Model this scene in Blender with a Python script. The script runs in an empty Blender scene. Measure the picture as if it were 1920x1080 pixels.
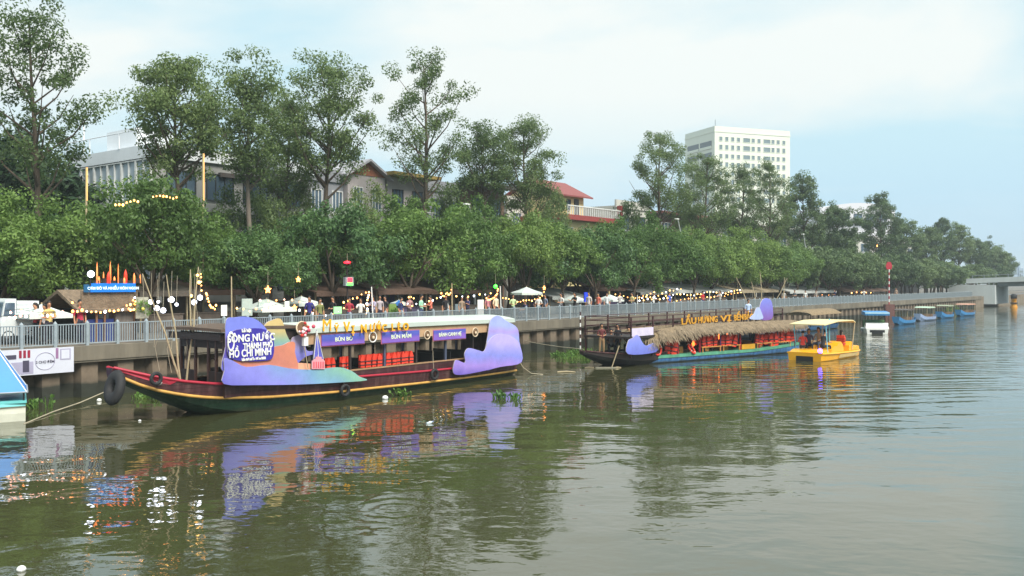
import bpy, math, random
import numpy as np
from mathutils import Vector, Matrix
R = math.radians
random.seed(7); rng = np.random.default_rng(11)
sc = bpy.context.scene
col = sc.collection

# ---------------------------------------------------------------- camera
F, H, HY = 1700.0, 4.5, 530.0          # focal in photo pixels, eye height over water, horizon row
cam_d = bpy.data.cameras.new('camera'); cam = bpy.data.objects.new('camera', cam_d); col.objects.link(cam)
cam_d.sensor_width = 36.0; cam_d.lens = 36.0 * F / 1920.0
cam_d.shift_y = -(540.0 - HY) / 1920.0
cam.location = (0, 0, H); cam.rotation_euler = (R(90), 0, 0)
cam_d.clip_start = 0.1; cam_d.clip_end = 6000
sc.camera = cam

# ---------------------------------------------------------------- sky and sun
SUN_EL, SUN_AZ = R(50), R(140)         # azimuth clockwise from +Y: right and behind the camera
w = bpy.data.worlds.new('World'); sc.world = w; w.use_nodes = True
nt = w.node_tree; nt.nodes.clear()
def N(t, typ, **kw):
    n = t.nodes.new(typ)
    for k, v in kw.items():
        setattr(n, k, v)
    return n
L = lambda t, a, b: t.links.new(a, b)
out = N(nt, 'ShaderNodeOutputWorld'); bg = N(nt, 'ShaderNodeBackground'); bg.inputs['Strength'].default_value = 0.1
sky = N(nt, 'ShaderNodeTexSky', sky_type='NISHITA', sun_disc=False, sun_elevation=SUN_EL, sun_rotation=SUN_AZ)
sky.air_density = 1.0; sky.dust_density = 0.6; sky.ozone_density = 2.0
geo = N(nt, 'ShaderNodeTexCoord')
sep = N(nt, 'ShaderNodeSeparateXYZ'); L(nt, geo.outputs['Generated'], sep.inputs[0])
# project directions on a cloud layer overhead, so clouds flatten towards the horizon
zc = N(nt, 'ShaderNodeMath', operation='MAXIMUM'); L(nt, sep.outputs['Z'], zc.inputs[0]); zc.inputs[1].default_value = 0.0
zadd = N(nt, 'ShaderNodeMath', operation='ADD'); L(nt, zc.outputs[0], zadd.inputs[0]); zadd.inputs[1].default_value = 0.16
dv = N(nt, 'ShaderNodeVectorMath', operation='DIVIDE')
cmb = N(nt, 'ShaderNodeCombineXYZ')
for i in range(3): L(nt, zadd.outputs[0], cmb.inputs[i])
L(nt, geo.outputs['Generated'], dv.inputs[0]); L(nt, cmb.outputs[0], dv.inputs[1])
n1 = N(nt, 'ShaderNodeTexNoise'); n1.inputs['Scale'].default_value = 0.75; n1.inputs['Detail'].default_value = 6; n1.inputs['Roughness'].default_value = 0.52; n1.inputs['Distortion'].default_value = 0.4
mp = N(nt, 'ShaderNodeMapping'); mp.inputs['Location'].default_value = (1.8, 1.4, 0); mp.inputs['Scale'].default_value = (1, 1, 0)
L(nt, dv.outputs[0], mp.inputs['Vector']); L(nt, mp.outputs[0], n1.inputs['Vector'])
rmp = N(nt, 'ShaderNodeValToRGB'); L(nt, n1.outputs['Fac'], rmp.inputs[0])
rmp.color_ramp.elements[0].position = 0.38; rmp.color_ramp.elements[0].color = (0, 0, 0, 1)
rmp.color_ramp.elements[1].position = 0.56; rmp.color_ramp.elements[1].color = (1, 1, 1, 1)
# thin veil of high cloud over the whole sky, thinner low down where the rain haze is blue
vr = N(nt, 'ShaderNodeMapRange'); L(nt, sep.outputs['Z'], vr.inputs['Value'])
vr.inputs['From Min'].default_value = -0.02; vr.inputs['From Max'].default_value = 0.18; vr.inputs['To Min'].default_value = 0.0; vr.inputs['To Max'].default_value = 1.0
vr.interpolation_type = 'SMOOTHSTEP'
veil = N(nt, 'ShaderNodeMix', data_type='RGBA'); L(nt, vr.outputs[0], veil.inputs['Factor'])
veil.inputs['A'].default_value = (2.5, 4.3, 6.2, 1); veil.inputs['B'].default_value = (3.95, 5.6, 6.1, 1)
mx0 = N(nt, 'ShaderNodeMix', data_type='RGBA'); mx0.inputs['Factor'].default_value = 0.88
L(nt, sky.outputs[0], mx0.inputs['A']); L(nt, veil.outputs['Result'], mx0.inputs['B'])
cf = N(nt, 'ShaderNodeMath', operation='MULTIPLY'); L(nt, rmp.outputs[0], cf.inputs[0])
cr2 = N(nt, 'ShaderNodeMapRange'); L(nt, sep.outputs['Z'], cr2.inputs['Value'])
cr2.inputs['From Min'].default_value = 0.04; cr2.inputs['From Max'].default_value = 0.2; cr2.inputs['To Min'].default_value = 0.0; cr2.inputs['To Max'].default_value = 0.9
L(nt, cr2.outputs[0], cf.inputs[1])
mx1 = N(nt, 'ShaderNodeMix', data_type='RGBA'); L(nt, cf.outputs[0], mx1.inputs['Factor'])
L(nt, mx0.outputs['Result'], mx1.inputs['A']); mx1.inputs['B'].default_value = (6.2, 6.35, 6.1, 1)
L(nt, mx1.outputs['Result'], bg.inputs['Color']); L(nt, bg.outputs[0], out.inputs[0])

sun_d = bpy.data.lights.new('sun', 'SUN'); sun = bpy.data.objects.new('sun', sun_d); col.objects.link(sun)
sun_d.energy = 3.5; sun_d.angle = R(30); sun_d.color = (1.0, 0.95, 0.86)
sdir = Vector((math.sin(SUN_AZ) * math.cos(SUN_EL), math.cos(SUN_AZ) * math.cos(SUN_EL), math.sin(SUN_EL)))
sun.rotation_euler = (-sdir).to_track_quat('-Z', 'Y').to_euler(); sun.location = sdir * 80

sc.view_settings.view_transform = 'Standard'; sc.view_settings.look = 'None'
sc.view_settings.exposure = 0.7; sc.view_settings.gamma = 1.0
sc.view_settings.use_curve_mapping = False
sc.render.engine = 'CYCLES'
sc.cycles.use_denoising = True
sc.cycles.max_bounces = 6; sc.cycles.diffuse_bounces = 3; sc.cycles.glossy_bounces = 3
sc.cycles.transmission_bounces = 3; sc.cycles.transparent_max_bounces = 6
sc.cycles.sample_clamp_indirect = 3.0; sc.cycles.sample_clamp_direct = 0.0
sc.cycles.caustics_reflective = False; sc.cycles.caustics_refractive = False

# ---------------------------------------------------------------- picture <-> place
def P(x, y, Y):                         # point seen at pixel (x, y), Y metres ahead
    return Vector(((x - 960) / F * Y, Y, H - (y - HY) / F * Y))
def G(x, y, z=0.0):                     # point of the plane at height z seen at that pixel
    return P(x, y, (H - z) * F / (y - HY))
U = Vector((0.617, 0.787, 0)); U.normalize()          # along the embankment, away from us
IN = Vector((-U.y, U.x, 0))                            # inland
W0 = Vector((1.38, 58.8, 0))
QZ = 2.0                                               # level of the promenade
SL = U.x / U.y
UANG = math.atan2(U.y, U.x)
def bank(x, d=0.0, z=QZ):               # point d metres inland of the wall face, in pixel column x
    B = W0 + IN * d
    Y = (SL * B.y - B.x) / (SL - (x - 960) / F)
    return Vector(((x - 960) / F * Y, Y, z))
def bs(s, d=0.0, z=QZ):                 # the same by distance along the wall
    p = W0 + U * s + IN * d; p.z = z; return p
def s_of(p): return (p - W0).dot(U)
def zat(p, y): return H - (y - HY) / F * p.y           # height that shows at row y above point p

# ---------------------------------------------------------------- helpers
def lin(c):
    return tuple((v / 255 / 12.92) if v / 255 <= 0.04045 else ((v / 255 + 0.055) / 1.055) ** 2.4 for v in c)
MATS = {}
def mat(name, rgb, rough=0.6, metal=0.0, var=0.14, vs=2.5, bump=0.0, bs_=18.0, emit=0.0, ecol=None, spec=0.5, objvar=0.0, coord='Object', streak=False):
    """procedural paint: base colour (sRGB albedo) broken up by two noises, optional relief"""
    if name in MATS: return MATS[name]
    m = bpy.data.materials.new(name); MATS[name] = m; m.use_nodes = True
    t = m.node_tree; b = t.nodes['Principled BSDF']
    c = lin(rgb)
    b.inputs['Roughness'].default_value = rough; b.inputs['Metallic'].default_value = metal
    b.inputs['Specular IOR Level'].default_value = spec
    tc = N(t, 'ShaderNodeTexCoord')
    nz = N(t, 'ShaderNodeTexNoise'); nz.inputs['Scale'].default_value = vs; nz.inputs['Detail'].default_value = 5; nz.inputs['Roughness'].default_value = 0.65
    src = tc.outputs[coord]
    if streak:
        mpp = N(t, 'ShaderNodeMapping'); mpp.inputs['Scale'].default_value = (1, 1, 0.18); L(t, src, mpp.inputs['Vector']); src = mpp.outputs[0]
    L(t, src, nz.inputs['Vector'])
    mr = N(t, 'ShaderNodeMapRange'); L(t, nz.outputs['Fac'], mr.inputs['Value'])
    mr.inputs['From Min'].default_value = 0.3; mr.inputs['From Max'].default_value = 0.7
    mr.inputs['To Min'].default_value = 1 - var; mr.inputs['To Max'].default_value = 1 + var
    hs = N(t, 'ShaderNodeHueSaturation'); hs.inputs['Color'].default_value = (*c, 1)
    if objvar:
        oi = N(t, 'ShaderNodeObjectInfo'); m2 = N(t, 'ShaderNodeMapRange'); L(t, oi.outputs['Random'], m2.inputs['Value'])
        m2.inputs['To Min'].default_value = 1 - objvar; m2.inputs['To Max'].default_value = 1 + objvar
        mm = N(t, 'ShaderNodeMath', operation='MULTIPLY'); L(t, mr.outputs[0], mm.inputs[0]); L(t, m2.outputs[0], mm.inputs[1])
        L(t, mm.outputs[0], hs.inputs['Value'])
    else:
        L(t, mr.outputs[0], hs.inputs['Value'])
    L(t, hs.outputs[0], b.inputs['Base Color'])
    if bump:
        nb = N(t, 'ShaderNodeTexNoise'); nb.inputs['Scale'].default_value = bs_; nb.inputs['Detail'].default_value = 4
        L(t, src, nb.inputs['Vector'])
        bp = N(t, 'ShaderNodeBump'); bp.inputs['Strength'].default_value = 1.0; bp.inputs['Distance'].default_value = bump
        L(t, nb.outputs['Fac'], bp.inputs['Height']); L(t, bp.outputs[0], b.inputs['Normal'])
    if emit:
        b.inputs['Emission Color'].default_value = (*(lin(ecol) if ecol else c), 1); b.inputs['Emission Strength'].default_value = emit
        m.cycles.emission_sampling = 'NONE'
    return m
def grad(name, stops, ax=(0, 0, 1), scale=1.0, off=0.0, rough=0.5, warp=0.25):
    """printed colour gradient on a cut-out panel, along a local axis, edges wandering"""
    if name in MATS: return MATS[name]
    m = bpy.data.materials.new(name); MATS[name] = m; m.use_nodes = True
    t = m.node_tree; b = t.nodes['Principled BSDF']; b.inputs['Roughness'].default_value = rough
    tc = N(t, 'ShaderNodeTexCoord'); dt = N(t, 'ShaderNodeVectorMath', operation='DOT_PRODUCT'); dt.inputs[1].default_value = ax
    L(t, tc.outputs['Object'], dt.inputs[0])
    nz = N(t, 'ShaderNodeTexNoise'); nz.inputs['Scale'].default_value = 0.7; nz.inputs['Detail'].default_value = 2; L(t, tc.outputs['Object'], nz.inputs['Vector'])
    ma = N(t, 'ShaderNodeMath', operation='MULTIPLY_ADD'); L(t, nz.outputs['Fac'], ma.inputs[0]); ma.inputs[1].default_value = warp; L(t, dt.outputs['Value'], ma.inputs[2])
    mr = N(t, 'ShaderNodeMapRange'); L(t, ma.outputs[0], mr.inputs['Value']); mr.inputs['From Min'].default_value = off; mr.inputs['From Max'].default_value = off + scale
    cr = N(t, 'ShaderNodeValToRGB'); L(t, mr.outputs[0], cr.inputs[0])
    e = cr.color_ramp.elements
    while len(e) < len(stops): e.new(0.5)
    for i, (p, c) in enumerate(stops):
        e[i].position = p; e[i].color = (*lin(c), 1)
    n2 = N(t, 'ShaderNodeTexNoise'); n2.inputs['Scale'].default_value = 2.2; n2.inputs['Detail'].default_value = 6; n2.inputs['Roughness'].default_value = 0.7; L(t, tc.outputs['Object'], n2.inputs['Vector'])
    m4 = N(t, 'ShaderNodeMapRange'); L(t, n2.outputs['Fac'], m4.inputs['Value']); m4.inputs['From Min'].default_value = 0.3; m4.inputs['From Max'].default_value = 0.7; m4.inputs['To Min'].default_value = 0.86; m4.inputs['To Max'].default_value = 1.06
    hs = N(t, 'ShaderNodeHueSaturation'); hs.inputs['Saturation'].default_value = 0.88; L(t, cr.outputs[0], hs.inputs['Color']); L(t, m4.outputs[0], hs.inputs['Value']); L(t, hs.outputs[0], b.inputs['Base Color'])
    bp = N(t, 'ShaderNodeBump'); bp.inputs['Distance'].default_value = 0.012; L(t, nz.outputs['Fac'], bp.inputs['Height']); L(t, bp.outputs[0], b.inputs['Normal'])
    return m
def hull_mat(name, rgb, seam=7.0):
    """old boat paint: plank seams, vertical run marks, scuffs down to the wood, scum near the water"""
    if name in MATS: return MATS[name]
    m = bpy.data.materials.new(name); MATS[name] = m; m.use_nodes = True
    t = m.node_tree; b = t.nodes['Principled BSDF']; b.inputs['Roughness'].default_value = 0.55
    tc = N(t, 'ShaderNodeTexCoord'); sp = N(t, 'ShaderNodeSeparateXYZ'); L(t, tc.outputs['Object'], sp.inputs[0])
    wv = N(t, 'ShaderNodeTexWave', wave_type='BANDS', bands_direction='Z', wave_profile='SAW'); wv.inputs['Scale'].default_value = seam / 6.283 * 2; wv.inputs['Distortion'].default_value = 0.25; wv.inputs['Detail'].default_value = 1; L(t, tc.outputs['Object'], wv.inputs['Vector'])
    mpn = N(t, 'ShaderNodeMapping'); mpn.inputs['Scale'].default_value = (1.4, 1.4, 0.3); L(t, tc.outputs['Object'], mpn.inputs['Vector'])
    nz = N(t, 'ShaderNodeTexNoise'); nz.inputs['Scale'].default_value = 3.0; nz.inputs['Detail'].default_value = 7; nz.inputs['Roughness'].default_value = 0.7; L(t, mpn.outputs[0], nz.inputs['Vector'])
    cr = N(t, 'ShaderNodeValToRGB'); L(t, nz.outputs['Fac'], cr.inputs[0]); c = lin(rgb); e = cr.color_ramp.elements
    e[0].position = 0.30; e[0].color = (c[0] * .45, c[1] * .45, c[2] * .45, 1); e[1].position = 0.74; e[1].color = (c[0] * 1.1 + .06, c[1] * 1.1 + .05, c[2] * 1.1 + .04, 1); q = e.new(0.5); q.color = (*c, 1)
    sm_ = N(t, 'ShaderNodeMapRange'); L(t, wv.outputs['Fac'], sm_.inputs['Value']); sm_.inputs['From Min'].default_value = 0.0; sm_.inputs['From Max'].default_value = 0.14; sm_.inputs['To Min'].default_value = 0.35; sm_.inputs['To Max'].default_value = 1.0
    hs = N(t, 'ShaderNodeHueSaturation'); L(t, cr.outputs[0], hs.inputs['Color']); L(t, sm_.outputs[0], hs.inputs['Value'])
    n3 = N(t, 'ShaderNodeTexNoise'); n3.inputs['Scale'].default_value = 2.0; n3.inputs['Detail'].default_value = 5; L(t, tc.outputs['Object'], n3.inputs['Vector'])
    ma = N(t, 'ShaderNodeMath', operation='MULTIPLY_ADD'); L(t, n3.outputs['Fac'], ma.inputs[0]); ma.inputs[1].default_value = -0.22; L(t, sp.outputs['Z'], ma.inputs[2])
    sc_ = N(t, 'ShaderNodeMapRange'); L(t, ma.outputs[0], sc_.inputs['Value']); sc_.inputs['From Min'].default_value = -0.06; sc_.inputs['From Max'].default_value = 0.06; sc_.inputs['To Min'].default_value = 0.75; sc_.inputs['To Max'].default_value = 0.0
    mx = N(t, 'ShaderNodeMix', data_type='RGBA'); L(t, sc_.outputs[0], mx.inputs['Factor']); L(t, hs.outputs[0], mx.inputs['A']); mx.inputs['B'].default_value = (*lin((58, 60, 40)), 1)
    L(t, mx.outputs['Result'], b.inputs['Base Color'])
    bp = N(t, 'ShaderNodeBump'); bp.inputs['Distance'].default_value = 0.008; L(t, sm_.outputs[0], bp.inputs['Height']); L(t, bp.outputs[0], b.inputs['Normal'])
    return m

class MB:
    def __init__(s): s.v = []; s.f = []; s.m = []; s.sm = []
    def add(s, vs, fs, m=0, smooth=False):
        o = len(s.v); s.v += [tuple(q) for q in vs]
        for f in fs: s.f.append(tuple(i + o for i in f)); s.m.append(m); s.sm.append(smooth)
        return s
    def box(s, x0, x1, y0, y1, z0, z1, m=0, M=None):
        vs = [Vector((x, y, z)) for z in (z0, z1) for y in (y0, y1) for x in (x0, x1)]
        if M is not None: vs = [M @ v for v in vs]
        return s.add(vs, [(0, 2, 3, 1), (4, 5, 7, 6), (0, 1, 5, 4), (2, 6, 7, 3), (0, 4, 6, 2), (1, 3, 7, 5)], m)
    def tube(s, pts, r, n=8, m=0, caps=True):
        pts = [Vector(p) for p in pts]; k = len(pts)
        rad = r if isinstance(r, (list, tuple)) else [r] * k
        vs = []; prev = None
        for i, p in enumerate(pts):
            d = (pts[min(i + 1, k - 1)] - pts[max(i - 1, 0)])
            d = d.normalized() if d.length > 1e-9 else Vector((0, 0, 1))
            if prev is None:
                a = d.orthogonal().normalized()
            else:
                a = (prev - d * prev.dot(d)); a = a.normalized() if a.length > 1e-6 else d.orthogonal().normalized()
            prev = a; b = d.cross(a)
            for j in range(n):
                t = 2 * math.pi * j / n
                vs.append(p + (a * math.cos(t) + b * math.sin(t)) * rad[i])
        fs = [(i * n + j, i * n + (j + 1) % n, (i + 1) * n + (j + 1) % n, (i + 1) * n + j) for i in range(k - 1) for j in range(n)]
        s.add(vs, fs, m, True)
        if caps:
            s.add(vs[:n], [tuple(reversed(range(n)))], m); s.add(vs[-n:], [tuple(range(n))], m)
        return s
    def lathe(s, prof, n=14, c=(0, 0, 0), m=0, M=None, smooth=True, sx=1, sy=1):
        vs = []
        for r, z in prof:
            for j in range(n):
                t = 2 * math.pi * j / n
                vs.append(Vector((c[0] + r * math.cos(t) * sx, c[1] + r * math.sin(t) * sy, c[2] + z)))
        if M is not None: vs = [M @ v for v in vs]
        fs = [(i * n + j, i * n + (j + 1) % n, (i + 1) * n + (j + 1) % n, (i + 1) * n + j) for i in range(len(prof) - 1) for j in range(n)]
        return s.add(vs, fs, m, smooth)
    def torus(s, R0, r0, n=20, k=8, m=0, M=None, sy=1.0):
        vs = []
        for i in range(n):
            a = 2 * math.pi * i / n
            for j in range(k):
                b = 2 * math.pi * j / k
                vs.append(Vector(((R0 + r0 * math.cos(b)) * math.cos(a), (R0 + r0 * math.cos(b)) * math.sin(a) * sy, r0 * math.sin(b))))
        if M is not None: vs = [M @ v for v in vs]
        fs = [(i * k + j, ((i + 1) % n) * k + j, ((i + 1) % n) * k + (j + 1) % k, i * k + (j + 1) % k) for i in range(n) for j in range(k)]
        return s.add(vs, fs, m, True)
    def ext(s, poly, vec, m=0, ms=None):         # outline pushed along a vector: a board with thickness
        p = [Vector(q) for q in poly]; q = [a + Vector(vec) for a in p]; n = len(p)
        nn = Vector((0, 0, 0))
        for i in range(n): nn += p[i].cross(p[(i + 1) % n])
        if nn.dot(Vector(vec)) > 0: p.reverse(); q.reverse()
        s.add(p + q, [tuple(range(n)), tuple(range(2 * n - 1, n - 1, -1))], m)
        return s.add(p + q, [(i, i + n, (i + 1) % n + n, (i + 1) % n) for i in range(n)], m if ms is None else ms)
    def sph(s, c, r, n=10, k=7, m=0, sc_=(1, 1, 1)):
        prof = [(math.sin(math.pi * i / k) * r + 1e-5, -math.cos(math.pi * i / k) * r) for i in range(k + 1)]
        vs = []
        for a, z in prof:
            for j in range(n):
                t = 2 * math.pi * j / n
                vs.append((c[0] + a * math.cos(t) * sc_[0], c[1] + a * math.sin(t) * sc_[1], c[2] + z * sc_[2]))
        fs = [(i * n + j, i * n + (j + 1) % n, (i + 1) * n + (j + 1) % n, (i + 1) * n + j) for i in range(k) for j in range(n)]
        return s.add(vs, fs, m, True)
    def mesh(s, name, mats):
        me = bpy.data.meshes.new(name); me.from_pydata(s.v, [], s.f)
        for mm in (mats if isinstance(mats, (list, tuple)) else [mats]): me.materials.append(mm)
        me.polygons.foreach_set('material_index', s.m); me.polygons.foreach_set('use_smooth', s.sm); me.update()
        return me
    def build(s, name, mats, parent=None, loc=None, rz=None, **tg):
        return link(name, s.mesh(name, mats), parent, loc, rz, **tg)
def link(name, me, parent=None, loc=None, rz=None, label=None, cat=None, group=None, kind=None):
    o = bpy.data.objects.new(name, me); col.objects.link(o)
    if parent is not None: o.parent = parent
    if loc is not None: o.location = loc
    if rz is not None: o.rotation_euler = (0, 0, rz)
    return tag(o, label, cat, group, kind)
def tag(o, label=None, cat=None, group=None, kind=None):
    if label: o['label'] = label
    if cat: o['category'] = cat
    if group: o['group'] = group
    if kind: o['kind'] = kind
    return o
def thing(name, label, cat, loc=(0, 0, 0), rz=0.0, group=None):
    o = bpy.data.objects.new(name, None); col.objects.link(o); o.empty_display_size = 0.3
    o.location = loc; o.rotation_euler = (0, 0, rz)
    return tag(o, label, cat, group)
def copy_tree(o, parent=None):
    c = o.copy(); col.objects.link(c)
    if parent is not None: c.parent = parent
    for ch in list(o.children): copy_tree(ch, c)
    return c
def text_mesh(body, size, depth, m, bold=0.0, align='CENTER', sx=1.0):
    cu = bpy.data.curves.new('lettering', 'FONT'); cu.body = body; cu.size = size; cu.extrude = depth; cu.offset = bold
    cu.align_x = align; cu.align_y = 'CENTER'; cu.resolution_u = 3
    o = bpy.data.objects.new('lettering', cu); col.objects.link(o)
    dg = bpy.context.evaluated_depsgraph_get(); dg.update()
    me = bpy.data.meshes.new_from_object(o.evaluated_get(dg)); bpy.data.objects.remove(o)
    me.name = 'lettering'; me.materials.clear(); me.materials.append(m)
    # text lies in xy facing +z: stand it up facing -y
    me.transform(Matrix.Diagonal((sx, 1, 1, 1))); me.transform(Matrix.Rotation(R(90), 4, 'X'))
    return me
ORD = ['first', 'second', 'third', 'fourth', 'fifth', 'sixth', 'seventh', 'eighth', 'ninth', 'tenth', 'eleventh', 'twelfth', 'thirteenth', 'fourteenth',
       'fifteenth', 'sixteenth', 'seventeenth', 'eighteenth', 'nineteenth', 'twentieth']
TENS = {2: 'twenty', 3: 'thirty', 4: 'forty'}
def nth(i):                              # 0-based -> ordinal word
    if i < 20: return ORD[i]
    t, u = divmod(i + 1, 10)
    if u == 0: return {3: 'thirtieth', 4: 'fortieth', 5: 'fiftieth'}[t]
    return TENS[t] + '-' + ORD[u - 1]
def sm(t): t = max(0.0, min(1.0, t)); return t * t * (3 - 2 * t)
def interp(x, tab):
    for (a, va), (b, vb) in zip(tab, tab[1:]):
        if x <= b: return va + (vb - va) * max(0, (x - a)) / (b - a)
    return tab[-1][1]
# ================================================================ SETTING
# water
def water_material():
    m = bpy.data.materials.new('canal_water'); m.use_nodes = True; t = m.node_tree; b = t.nodes['Principled BSDF']
    tc = N(t, 'ShaderNodeTexCoord')
    b.inputs['Roughness'].default_value = 0.02; b.inputs['IOR'].default_value = 1.9
    nm = N(t, 'ShaderNodeTexNoise'); nm.inputs['Scale'].default_value = 0.06; nm.inputs['Detail'].default_value = 3; L(t, tc.outputs['Object'], nm.inputs['Vector'])
    cr = N(t, 'ShaderNodeValToRGB'); L(t, nm.outputs['Fac'], cr.inputs[0])
    cr.color_ramp.elements[0].position = 0.3; cr.color_ramp.elements[0].color = (0.041, 0.043, 0.017, 1)
    cr.color_ramp.elements[1].position = 0.7; cr.color_ramp.elements[1].color = (0.056, 0.057, 0.025, 1)
    L(t, cr.outputs[0], b.inputs['Base Color'])
    def noise(scale, detail, rot, sx, sy, loc=(0, 0, 0), dist=0.0):
        mp = N(t, 'ShaderNodeMapping'); mp.inputs['Rotation'].default_value = (0, 0, R(rot)); mp.inputs['Scale'].default_value = (sx, sy, 1); mp.inputs['Location'].default_value = loc
        L(t, tc.outputs['Object'], mp.inputs['Vector'])
        n = N(t, 'ShaderNodeTexNoise'); n.inputs['Scale'].default_value = scale; n.inputs['Detail'].default_value = detail; n.inputs['Distortion'].default_value = dist
        n.inputs['Roughness'].default_value = 0.45
        L(t, mp.outputs[0], n.inputs['Vector']); return n.outputs['Fac']
    def mul(a, v, add=None):
        q = N(t, 'ShaderNodeMath', operation='MULTIPLY'); L(t, a, q.inputs[0])
        if isinstance(v, float): q.inputs[1].default_value = v
        else: L(t, v, q.inputs[1])
        return q.outputs[0]
    def addn(a, c):
        q = N(t, 'ShaderNodeMath', operation='ADD'); L(t, a, q.inputs[0]); L(t, c, q.inputs[1]); return q.outputs[0]
    # rougher water out on the open side, calm patches elsewhere
    pm = noise(0.085, 2, 20, 1, 1, (4, 2, 0))
    mr = N(t, 'ShaderNodeMapRange'); L(t, pm, mr.inputs['Value']); mr.inputs['From Min'].default_value = 0.4; mr.inputs['From Max'].default_value = 0.62
    mr.inputs['To Min'].default_value = 0.6; mr.inputs['To Max'].default_value = 1.0
    swell = mul(noise(0.42, 1, 8, 0.55, 1.0, dist=0.3), 0.044)
    mid = mul(noise(1.15, 2, -12, 0.6, 1.0, (7, 1, 0), 0.5), 0.023)
    fine = mul(noise(3.8, 2, 25, 0.75, 1.0, (2, 9, 0), 0.3), 0.0058)
    hh = addn(swell, mul(addn(mid, fine), mr.outputs[0]))
    # rings spreading where something touched the surface
    c = G(745, 955)
    sb = N(t, 'ShaderNodeVectorMath', operation='SUBTRACT'); L(t, tc.outputs['Object'], sb.inputs[0]); sb.inputs[1].default_value = c
    ln = N(t, 'ShaderNodeVectorMath', operation='LENGTH'); L(t, sb.outputs[0], ln.inputs[0])
    sn = N(t, 'ShaderNodeMath', operation='SINE'); L(t, mul(addn(ln.outputs['Value'], mul(noise(1.3, 2, 0, 1, 1), 0.35)), 15.0), sn.inputs[0])
    fo = N(t, 'ShaderNodeMapRange'); L(t, ln.outputs['Value'], fo.inputs['Value']); fo.inputs['From Min'].default_value = 0.15; fo.inputs['From Max'].default_value = 1.75
    fo.inputs['To Min'].default_value = 0.0022; fo.inputs['To Max'].default_value = 0.0; fo.interpolation_type = 'SMOOTHSTEP'
    hh = addn(hh, mul(sn.outputs[0], fo.outputs[0]))
    # wake lines running out from the pedal boats
    wk = N(t, 'ShaderNodeTexWave', wave_type='BANDS', bands_direction='Y'); wk.inputs['Scale'].default_value = 0.33; wk.inputs['Distortion'].default_value = 9.0; wk.inputs['Detail'].default_value = 1.5; wk.inputs['Detail Scale'].default_value = 0.5
    mp = N(t, 'ShaderNodeMapping'); mp.inputs['Rotation'].default_value = (0, 0, R(-14)); mp.inputs['Scale'].default_value = (0.5, 1, 1); L(t, tc.outputs['Object'], mp.inputs['Vector']); L(t, mp.outputs[0], wk.inputs['Vector'])
    sx = N(t, 'ShaderNodeSeparateXYZ'); L(t, tc.outputs['Object'], sx.inputs[0])
    wm = N(t, 'ShaderNodeMapRange'); L(t, sx.outputs['X'], wm.inputs['Value']); wm.inputs['From Min'].default_value = 3; wm.inputs['From Max'].default_value = 16; wm.inputs['To Max'].default_value = 0.009
    wy = N(t, 'ShaderNodeMapRange'); L(t, sx.outputs['Y'], wy.inputs['Value']); wy.inputs['From Min'].default_value = 20; wy.inputs['From Max'].default_value = 40
    hh = addn(hh, mul(mul(wk.outputs['Fac'], wm.outputs[0]), wy.outputs[0]))
    bp = N(t, 'ShaderNodeBump'); bp.inputs['Strength'].default_value = 1.0; bp.inputs['Distance'].default_value = 1.0
    L(t, hh, bp.inputs['Height']); L(t, bp.outputs[0], b.inputs['Normal'])
    return m
mb = MB(); e0, e1 = bs(-300, 0.8, 0), bs(2600, 0.8, 0)
q0, q1 = bs(-300, -420, 0), bs(2600, -2600, 0)
mb.add([e0, q0, q1, e1], [(0, 1, 2, 3)])
mb.build('water', water_material(), kind='structure')

# land behind the embankment, one sheet out to the horizon
mb = MB(); mb.add([bs(-300, 0.3), bs(3500, 0.3), bs(3500, 3000), bs(-300, 3000)], [(0, 1, 2, 3)])
mb.build('ground', mat('promenade_paving', (104, 98, 90), 0.85, var=0.2, vs=0.8), kind='structure')
mb = MB(); mb.add([bs(-120, 10.5, QZ + .004), bs(400, 10.5, QZ + .004), bs(400, 17.5, QZ + .004), bs(-120, 17.5, QZ + .004)], [(0, 1, 2, 3)])
mb.build('road', mat('asphalt', (62, 62, 62), 0.9, var=0.15, vs=1.5), kind='structure')
mb = MB()
for d0 in (10.2, 17.5):
    M = Matrix.Translation(bs(0, 0, 0)) @ Matrix.Rotation(UANG, 4, 'Z')
    mb.box(-120, 300, d0, d0 + .3, QZ - .05, QZ + .13, M=M)
mb.build('kerb', mat('kerb_stone', (140, 136, 128), 0.85), kind='structure')

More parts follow.
